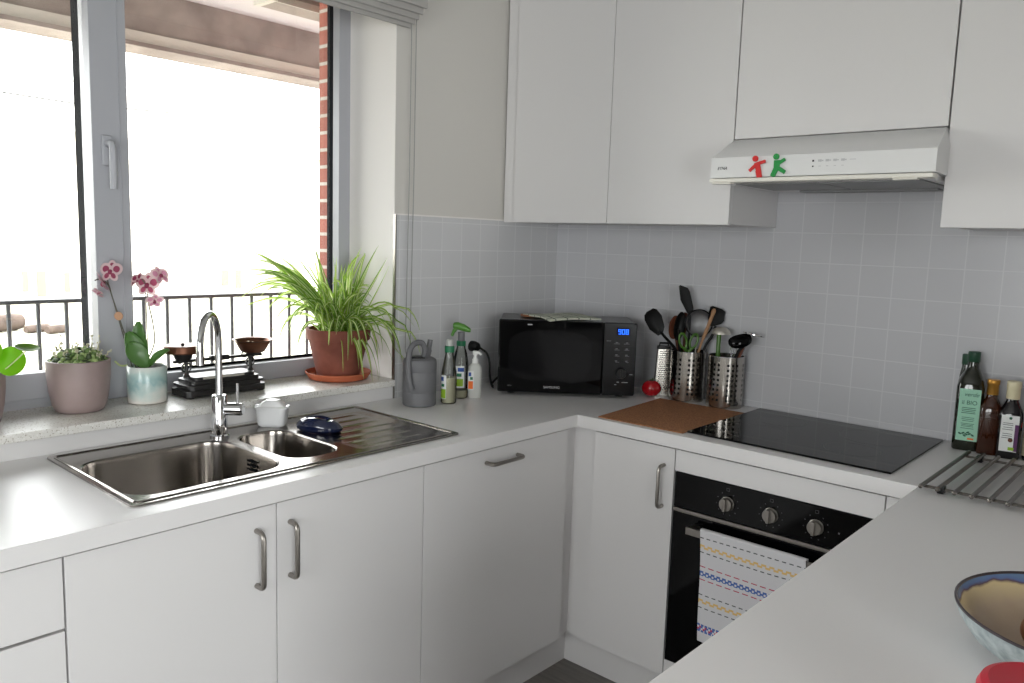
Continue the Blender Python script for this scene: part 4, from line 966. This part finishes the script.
utensil('spatula', 'tall black nylon spatula, the highest tool in the holders', 'spatula', C1, [(.01, .0, .03), (.002, .006, .19), (-.001, .006, .28), (-.002, .006, .325)], .0046, 'bmat',
        flat_head([(-.048, .419), (-.044, .424), (-.014, .414), (-.006, .4), (.011, .34), (.008, .325), (-.008, .318), (-.014, .325), (-.04, .37)], .003, 'bmat', .003, depth=.006))
def sieve_head(t, g):
    b = B(); b.tube([g((.03+.05*math.cos(2*PI*i/32), -.008, .287+.05*math.sin(2*PI*i/32))) for i in range(32)], .0025, 6, closed=True, flat=tuple(fwv)); b.to('sieve_rim', 'black', t)
    b = B(); L = []
    for s in (1, .85, .6, .3, .05): L.append([g((.03+.049*s*math.cos(2*PI*i/32), -.008+.02*math.sqrt(max(0, 1-s*s)), .287+.049*s*math.sin(2*PI*i/32))) for i in range(32)])
    b.loops(L, cap1=True); b.to('sieve_mesh', 'sievem', t)
utensil('sieve', 'round wire sieve with black rim standing in the holder beside the grater', 'sieve', C1, [(.015, .0, .03), (.025, -.006, .19), (.028, -.008, .237)], .004, 'satin', sieve_head)
utensil('wooden_spatula', 'light wooden stick-like spatula leaning right in the holder beside the grater', 'spatula', C1, [(.0, -.02, .03), (.027, -.04, .185), (.052, -.045, .27), (.067, -.048, .32), (.073, -.05, .345)], [.0045]*8+[.0065]*8+[.0075, .008, .008, .0075, .004], 'wood')
utensil('turner', 'wide black nylon turner behind the light wooden spatula', 'turner', C1, [(.02, -.01, .03), (.053, -.02, .195), (.075, -.026, .24), (.087, -.03, .28)], .005, 'bmat',
        flat_head([(.062, .35), (.07, .354), (.105, .344), (.118, .334), (.116, .3), (.106, .288), (.072, .278), (.06, .285), (.056, .31)], .0035, 'bmat', .006, depth=-.031))
def scis(t, g):
    b = B()
    for cx, tl in ((-.028, .25), (.012, -.3)):
        b.tube([g((p[0], -.025, p[1])) for p in oval(cx, .222, .013, .027, tl, 24)], .0042, 8, closed=True, flat=tuple(fwv))
    b.tube([g((-.022, -.025, .197)), g((-.008, -.025, .18)), g((-.006, -.025, .15))], .006, 8); b.tube([g((.006, -.025, .196)), g((-.006, -.025, .18)), g((-.008, -.025, .15))], .006, 8)
    b.to('finger_loops', 'gplas', t)
utensil('scissors', 'green-handled kitchen scissors in the holder beside the grater', 'scissors', C1, [(-.01, -.02, .03), (-.008, -.025, .15)], .004, 'satin', scis)
def dome(t, g):
    b = B(); L = []
    for k in range(7):
        a = PI/2*k/6; L.append([g((-.02+.034*math.cos(a)*math.cos(2*PI*i/24), .02+.03*math.cos(a)*math.sin(2*PI*i/24), .258+.026*math.sin(a))) for i in range(24)])
    b.loops(L, cap0=True, cap1=True); b.to('head', mat('pale_steel', '#c9c4ba', .35, .7), t)
utensil('serving_tool', 'domed steel-headed tool with green stem in the holder beside the hob', 'utensil', C2, [(-.02, .02, .03), (-.028, .012, .18), (-.029, .012, .215), (-.028, .014, .262)], [.008]*16, 'gplas', dome)
def ladle(t, g):
    b = B(); L = []
    for s, d in ((1, 0), (.92, .012), (.7, .024), (.35, .03), (.05, .031)):
        L.append([g((p[0], -.062-d*.6, p[1]-d*.35)) for p in [(.026+(x-.026)*s, .246+(z-.246)*s) for x, z in oval(.026, .246, .042, .022, .25, 24, 2.6)]])
    b.loops(L, cap1=True); b.solid(.003); b.to('ladle_bowl', 'bgloss', t)
utensil('ladle', 'black nylon ladle in front in the holder beside the hob', 'ladle', C2, [(.0, -.02, .03), (.02, -.05, .19), (.04, -.056, .225), (.06, -.058, .262)], .005, 'bmat', ladle)
def masher(t, g):
    b = B(); b.loops([[g((p[0], p[1]*1.0, z+(p[0]-.05)*-.22)) for p in oval(.075, -.052, .036, .026, 0, 20, 3)] for z in (.271, .2745)], cap0=True, cap1=True); b.to('head', 'chrome', t)
utensil('masher', 'shiny flat-topped steel masher at the hob side of the holders', 'masher', C2, [(.0, -.02, .03), (.040, -.032, .19), (.054, -.045, .235), (.062, -.05, .272)], [.0055]*16, 'chrome', masher)
utensil('wooden_spoon', 'dark wooden handle end beside the steel masher', 'spoon', C2, [(.0, -.01, .03), (.033, -.036, .18), (.044, -.044, .222)], [.006]*11, 'wood2')
def wires(t, g):
    for k in range(5):
        a = -.6+.3*k
        B().tube(spline([g((-.004, -.03, .15)), g((.012+.02*a, -.034, .2)), g((.012+.012*a, -.036, .224))], 4), .0011, 6).to('wire', 'chrome', t)
utensil('whisk', 'small steel wire whisk below the ladle in the holder beside the hob', 'whisk', C2, [(-.006, -.02, .03), (-.004, -.03, .15)], .005, 'satin', wires)

# cork mat
b = B(); b.prism([(.664, -.579), (.969, -.567), (.9655, -.14), (.634, -.146)], lambda u, v: (u, v, .0005), lambda u, v: (u, v, .0035))
tag(b.to('cork_mat', 'cork', loc=(0, 0, K)), 'rectangular brown cork mat on the worktop beside the hob', 'mat')

# ------------------------------------------------------------------ bottles on the right
def bottle(name, lab, x, y, rz, prof, body, capm, capp, sq=5, group=None):
    t = thing(name, lab, 'bottle', (x, y, .0005), rz, group)
    B().lathe([p for p in prof if p[2] == 1] and [(p[0], p[1]) for p in prof], 40, sq=sq).to('bottle_body', body, t) if False else None
    b = B(); L = []
    for r, z, k in prof:      # k: 1 squarish .. 0 round
        lp = []
        for i in range(40):
            a = 2*PI*i/40+PI/4; ca, sa = math.cos(a), math.sin(a); q = (abs(ca)**6+abs(sa)**6)**(-1/6); q = 1+(q-1)*k
            lp.append((r*ca*q, r*sa*q, z))
        L.append(lp)
    b.loops(L, cap0=True, cap1=True); b.to('bottle_body', body, t, smooth=.9)
    c = B(); c.lathe(capp, 28); c.to('cap', capm, t)
    return t
VF = math.atan2(.95, .33)
oilp = [(.034, 0, .8), (.036, .004, .8), (.0365, .05, .8), (.0365, .185, .8), (.034, .205, .5), (.024, .225, .1), (.0165, .24, 0), (.015, .25, 0), (.015, .268, 0)]
oilc = [(.0155, .2585), (.0165, .26), (.0165, .286), (.015, .288)]
ry = .17
t = bottle('oil_bottle', 'dark green olive oil bottle with a mint-coloured label, beside the hob', 1.628, -.073, ry, oilp, 'oilg', 'capgreen', oilc)
lb = B().box(-.026, .028, -.0376, -.0368, .03, .182).to('label', 'mint', t)
def lines(parent, x0, x1, y, zs, m, h=.0018, name='label_lines'):
    b = B(); r = random.Random(len(zs))
    for z in zs: k = r.uniform(0, .25)*(x1-x0); b.box(x0+k/2, x1-k/2, y-.0005, y, z, z+h)
    return b.to(name, m, parent)
text('verde', .016, 'dkgreen', lb, (.004, -.038, .166), (PI/2, 0, 0), 'script_lettering', shear=.4)
text('il BIO', .017, 'dkgreen', lb, (.001, -.038, .142), (PI/2, 0, 0), 'label_lettering')
lines(lb, -.018, .019, -.0376, [.126, .121, .116, .111], 'dkgreen'); lines(lb, -.016, .018, -.0376, [.098, .093, .088, .08, .076, .072, .066], 'dkgreen', .0014)
b = B()
for k, (x, z) in enumerate(((-.016, .05), (-.008, .052), (.0, .049), (.008, .051), (.016, .048), (.004, .055), (-.004, .045))): b.ell((x, -.0377, z), (.005, .0004, .0026), 10, 6, R=Matrix.Rotation(.5*(-1)**k, 3, 'Y'))
b.to('olive_sprig', 'dkgreen', lb); B().box(.004, .02, -.0381, -.0376, .034, .039).to('orange_mark', 'lorange', lb)
bottle('oil_bottle', 'dark green capped bottle half hidden behind the olive oil bottle', 1.602, -.0305, ry, [(.0165, 0, .6), (.0175, .004, .6), (.0175, .19, .6), (.0165, .21, .4), (.0125, .235, 0), (.0125, .25, 0)], 'oilg', 'capgreen', [(.0135, .2435), (.014, .245), (.014, .272), (.0125, .274)])
t = bottle('syrup_bottle', 'amber glass bottle with a gold screw cap', 1.686, -.087, ry, [(.0255, 0, .8), (.0275, .004, .8), (.0275, .12, .8), (.027, .135, .6), (.019, .155, .1), (.014, .166, 0), (.0135, .178, 0)], 'brn', 'gold', [(.0148, .172), (.0153, .174), (.0148, .2), (.0165, .203), (.0165, .214), (.0155, .2155)])
t = bottle('vinegar_bottle', 'black glass bottle with cream cap and white label', 1.738, -.092, ry, [(.028, 0, .8), (.03, .004, .8), (.03, .12, .8), (.029, .132, .6), (.02, .152, .1), (.0155, .162, 0), (.015, .176, 0)], 'blk', 'cream', [(.0168, .168), (.0172, .17), (.0168, .198), (.0178, .2), (.0178, .216), (.0165, .218)])
lb = B().box(-.022, .021, -.0311, -.0303, .022, .125).to('label', 'lwhite', t)
B().box(.012, .021, -.0315, -.0311, .024, .1).to('purple_edge', 'purple', lb); lines(lb, -.018, .008, -.0311, [.102, .097, .09, .084, .072, .066, .06], 'ink', .0014); B().box(-.0, .014, -.0316, -.0311, .026, .035).to('green_mark', 'lgreen', lb)
b = B(); b.ell((.004, -.0312, .055), (.006, .0005, .006), 12, 8); b.to('round_seal', 'wood2', lb); b = B(); b.ell((-.0, -.0312, .117), (.004, .0004, .004), 10, 6); b.to('leaf_mark', 'dkgreen', lb)
t = bottle('sauce_bottle', 'dark sauce bottle with red neck band and cream label, cut off by the picture edge', 1.796, -.078, ry, [(.0225, 0, 0), (.0245, .004, 0), (.0245, .1, 0), (.02, .125, 0), (.014, .14, 0), (.013, .165, 0)], 'blk', 'redl', [(.0145, .155), (.015, .157), (.015, .178), (.014, .18)], 4)
label_patch(t, .025, .012, .08, -3.6, .3, 'kraft'); label_patch(t, .025, .089, .104, -3.6, .3, 'redl', 'red_band')

# metal rack
t = thing('pot_rack', 'steel bar trivet lying on the worktop in front of the bottles', 'trivet', (1.66, -.418, .0005))
for k in range(10):
    x = .0362*k
    b = B(); b.tube([(x-.002, -.2355, .0155), (x-.002, -.234, .0155), (x+.002, .234, .0155), (x+.002, .2355, .0155)], [.003, .0052, .0052, .003], 10); b.to('bar', 'rackm', t)
for y in (-.2, .2):
    for dy in (-.006, .006): B().cyl((-.002, y+dy, .0095), (.33, y+dy, .0095), .0022, seg=8).to('cross_rod', 'rackm', t)
for x in (.0362, .29):
    for y in (-.2, .2): B().box(x-.008, x+.008, y-.012, y+.012, 0, .018, bev=.003).to('foot', 'black', t)

# bowl, brown fruit, red canister on the peninsula
t = thing('ceramic_bowl', 'large glazed bowl, blue rim and beige inside, on the peninsula', 'bowl', (2.062, -1.375, .0005))
outp = [(.078, 0), (.085, 0), (.088, .004), (.118, .014), (.146, .034), (.161, .056), (.167, .073)]
b = B(); b.lathe([(0, .004), (.076, .004)]+outp, 64, cap0=False, cap1=False); b.to('bowl_outside', 'bowlout', t)
b = B(); b.lathe([(.1635, .073), (.1565, .056), (.141, .036), (.112, .019), (.075, .011), (0, .009)], 64, cap0=False, cap1=False); b.to('bowl_inside', 'bowlin', t)
b = B(); b.lathe([(.167, .0725), (.167, .075), (.165, .0762), (.1632, .075), (.1632, .0725)], 64, cap0=False, cap1=False); b.to('bowl_rim', 'bowlrim', t, label='thin dark brown rim')
b = B(); L = []
for k in range(13):
    ph = -PI/2+PI*k/12; L.append([((.029*math.cos(ph)+.0003)*math.cos(2*PI*i/24), (.029*math.cos(ph)+.0003)*math.sin(2*PI*i/24), .028*math.sin(ph)+(.006 if k == 12 else .002 if k == 11 else 0)) for i in range(24)])
b.loops(L, cap0=True, cap1=True)
tag(b.to('onion', mat('onion_skin', '#7a4a2a', .4, var=.3, vscale=25), loc=(2.014, -1.416, K+.056)), 'round brown onion lying in the large glazed bowl', 'onion')
t = thing('canister', 'red round lidded canister at the peninsula end, beside the bowl', 'canister', (2.06, -1.722, .0005))
B().lathe([(.058, 0), (.062, .004), (.065, .085), (.064, .09)], 48).to('canister_body', 'redp', t)
B().lathe([(.068, .086), (.0705, .09), (.0705, .108), (.067, .116), (.06, .1195), (.05, .118), (0, .117)], 56, cap1=False).to('lid', 'redp', t)

# ------------------------------------------------------------------ tea towel over the oven handle
YH = FY-.048
b = B(); nx, nz = 106, 110; tw, tl = .314, .333; L = []
def towel_pt(u, s):          # u across, s along from the back hem over the bar
    x = 1.081+tw*u; wv = .004*math.sin(u*9+1.0)*min(1, max(0, (s-.02))*5)+.0025*math.sin(u*23)*max(0, s)
    if s < 0: return (x, YH+.0145, -.258+s*1.0)
    if s < .02:
        a = PI*s/.02; return (x, YH+.0055+.009*math.cos(a), -.258+.0035*math.sin(a)+.001)
    return (x+.003*math.sin(s*14)*(1-u)+.055*(s-.02), YH-.0045-wv*.6-.004*(s-.02), -.258-(s-.02)-.004*math.sin(u*3)*(s > .05))
rows = [-.12+.12*i/12 for i in range(13)]+[.02*i/6 for i in range(1, 7)]+[.02+tl*i/nz for i in range(1, nz+1)]
for s in rows: L.append([towel_pt(i/nx, s) for i in range(nx+1)])
b.loops(L, closed=False)
b.bm.faces.ensure_lookup_table()
def stripe(j, i):
    k = j-18                   # row index below the bar (3 mm rows)
    if k in (6, 20, 62, 75): return 4 if i % 7 < 4 else 0
    if k in (13, 14, 67, 68): return 1 if i % 8 < 5 else 0
    if k in (15, 16, 69, 70): return 1 if i % 8 > 3 or i % 8 == 0 else 0
    if k in (34, 47): return 2 if i % 9 < 6 else 0
    if k in (39, 40, 43): return 3 if i % 6 < 4 else 0
    if k in (41, 42): return 3 if i % 6 > 2 or i % 6 == 0 else 0
    if k in (92, 93, 98, 99): return 3 if i % 4 < 3 else 0
    if k in (94, 95, 96, 97): return 2 if (i//2+k//2) % 3 == 0 else 3 if (i//2+k//2) % 3 == 1 else 0
    return 0
for idx, f in enumerate(b.bm.faces): f.material_index = stripe(idx//nx, idx % nx)
b.solid(.002)
tag(b.to('tea_towel', ['cloth', 'cy', 'cr', 'cb', 'ck'], loc=(0, 0, K), smooth=1.5), 'white tea towel with coloured woven stripes hanging over the oven handle', 'towel')

# ------------------------------------------------------------------ camera
cx, cy, cz = 2.1445385, -2.6849606, .5693393
yaw, pit, rol, fpx = .7259938, -.1274469, .0317263, 794.92
fw = Vector((-math.sin(yaw)*math.cos(pit), math.cos(yaw)*math.cos(pit), math.sin(pit))); rt_ = Vector((math.cos(yaw), math.sin(yaw), 0)); up = rt_.cross(fw)
r2 = rt_*math.cos(rol)+up*math.sin(rol); u2 = up*math.cos(rol)-rt_*math.sin(rol)
cd = bpy.data.cameras.new('camera'); cam = bpy.data.objects.new('camera', cd); COL.objects.link(cam)
cam.matrix_world = Matrix(((r2.x, u2.x, -fw.x, cx), (r2.y, u2.y, -fw.y, cy), (r2.z, u2.z, -fw.z, cz+K), (0, 0, 0, 1)))
cd.sensor_width = 36; cd.lens = fpx*36/1024; cd.clip_start = .02; cd.clip_end = 300
sc.camera = cam

# ------------------------------------------------------------------ light: bright overcast sky through the sink window and two added openings
w = bpy.data.worlds.new('sky'); sc.world = w; w.use_nodes = True; nt = w.node_tree; bg = nt.nodes['Background']
tc = nt.nodes.new('ShaderNodeTexCoord'); sp = nt.nodes.new('ShaderNodeSeparateXYZ'); nt.links.new(tc.outputs['Generated'], sp.inputs[0])
rp = nt.nodes.new('ShaderNodeValToRGB'); mr = nt.nodes.new('ShaderNodeMapRange'); mr.inputs[1].default_value = -.2; mr.inputs[2].default_value = 1
nt.links.new(sp.outputs[2], mr.inputs[0]); nt.links.new(mr.outputs[0], rp.inputs[0]); nt.links.new(rp.outputs[0], bg.inputs[0])
rp.color_ramp.elements[0].color = (1, .958, .982, 1); rp.color_ramp.elements[1].color = (.985, .945, .99, 1)
bg.inputs[1].default_value = 11.0
def portal(name, loc, rot, sx, sy):
    ld = bpy.data.lights.new(name, 'AREA'); ld.shape = 'RECTANGLE'; ld.size = sx; ld.size_y = sy; ld.cycles.is_portal = True
    o = bpy.data.objects.new(name, ld); COL.objects.link(o); o.location = loc; o.rotation_euler = rot
portal('window_portal', (-.37, -2.05, K+.78), (0, -PI/2, 0), 1.5, 2.3)
portal('unseen_door_portal', (XR+.13, (RY0+RY1)/2, K+(RZ-K)/2), (0, PI/2, 0), RZ+K, RY1-RY0)
portal('unseen_rear_portal', ((GX0+GX1)/2, YB-.13, K+(GZ0+GZ1)/2), (PI/2, 0, 0), GX1-GX0, GZ1-GZ0)
sc.cycles.use_denoising = True; sc.cycles.max_bounces = 10; sc.cycles.diffuse_bounces = 6; sc.cycles.glossy_bounces = 5; sc.cycles.transparent_max_bounces = 16
sc.cycles.sample_clamp_indirect = 6; sc.cycles.caustics_reflective = False; sc.cycles.caustics_refractive = False
vs = sc.view_settings; vs.view_transform = 'Standard'; vs.look = 'None'; vs.exposure = .2; vs.gamma = 1; vs.use_curve_mapping = False
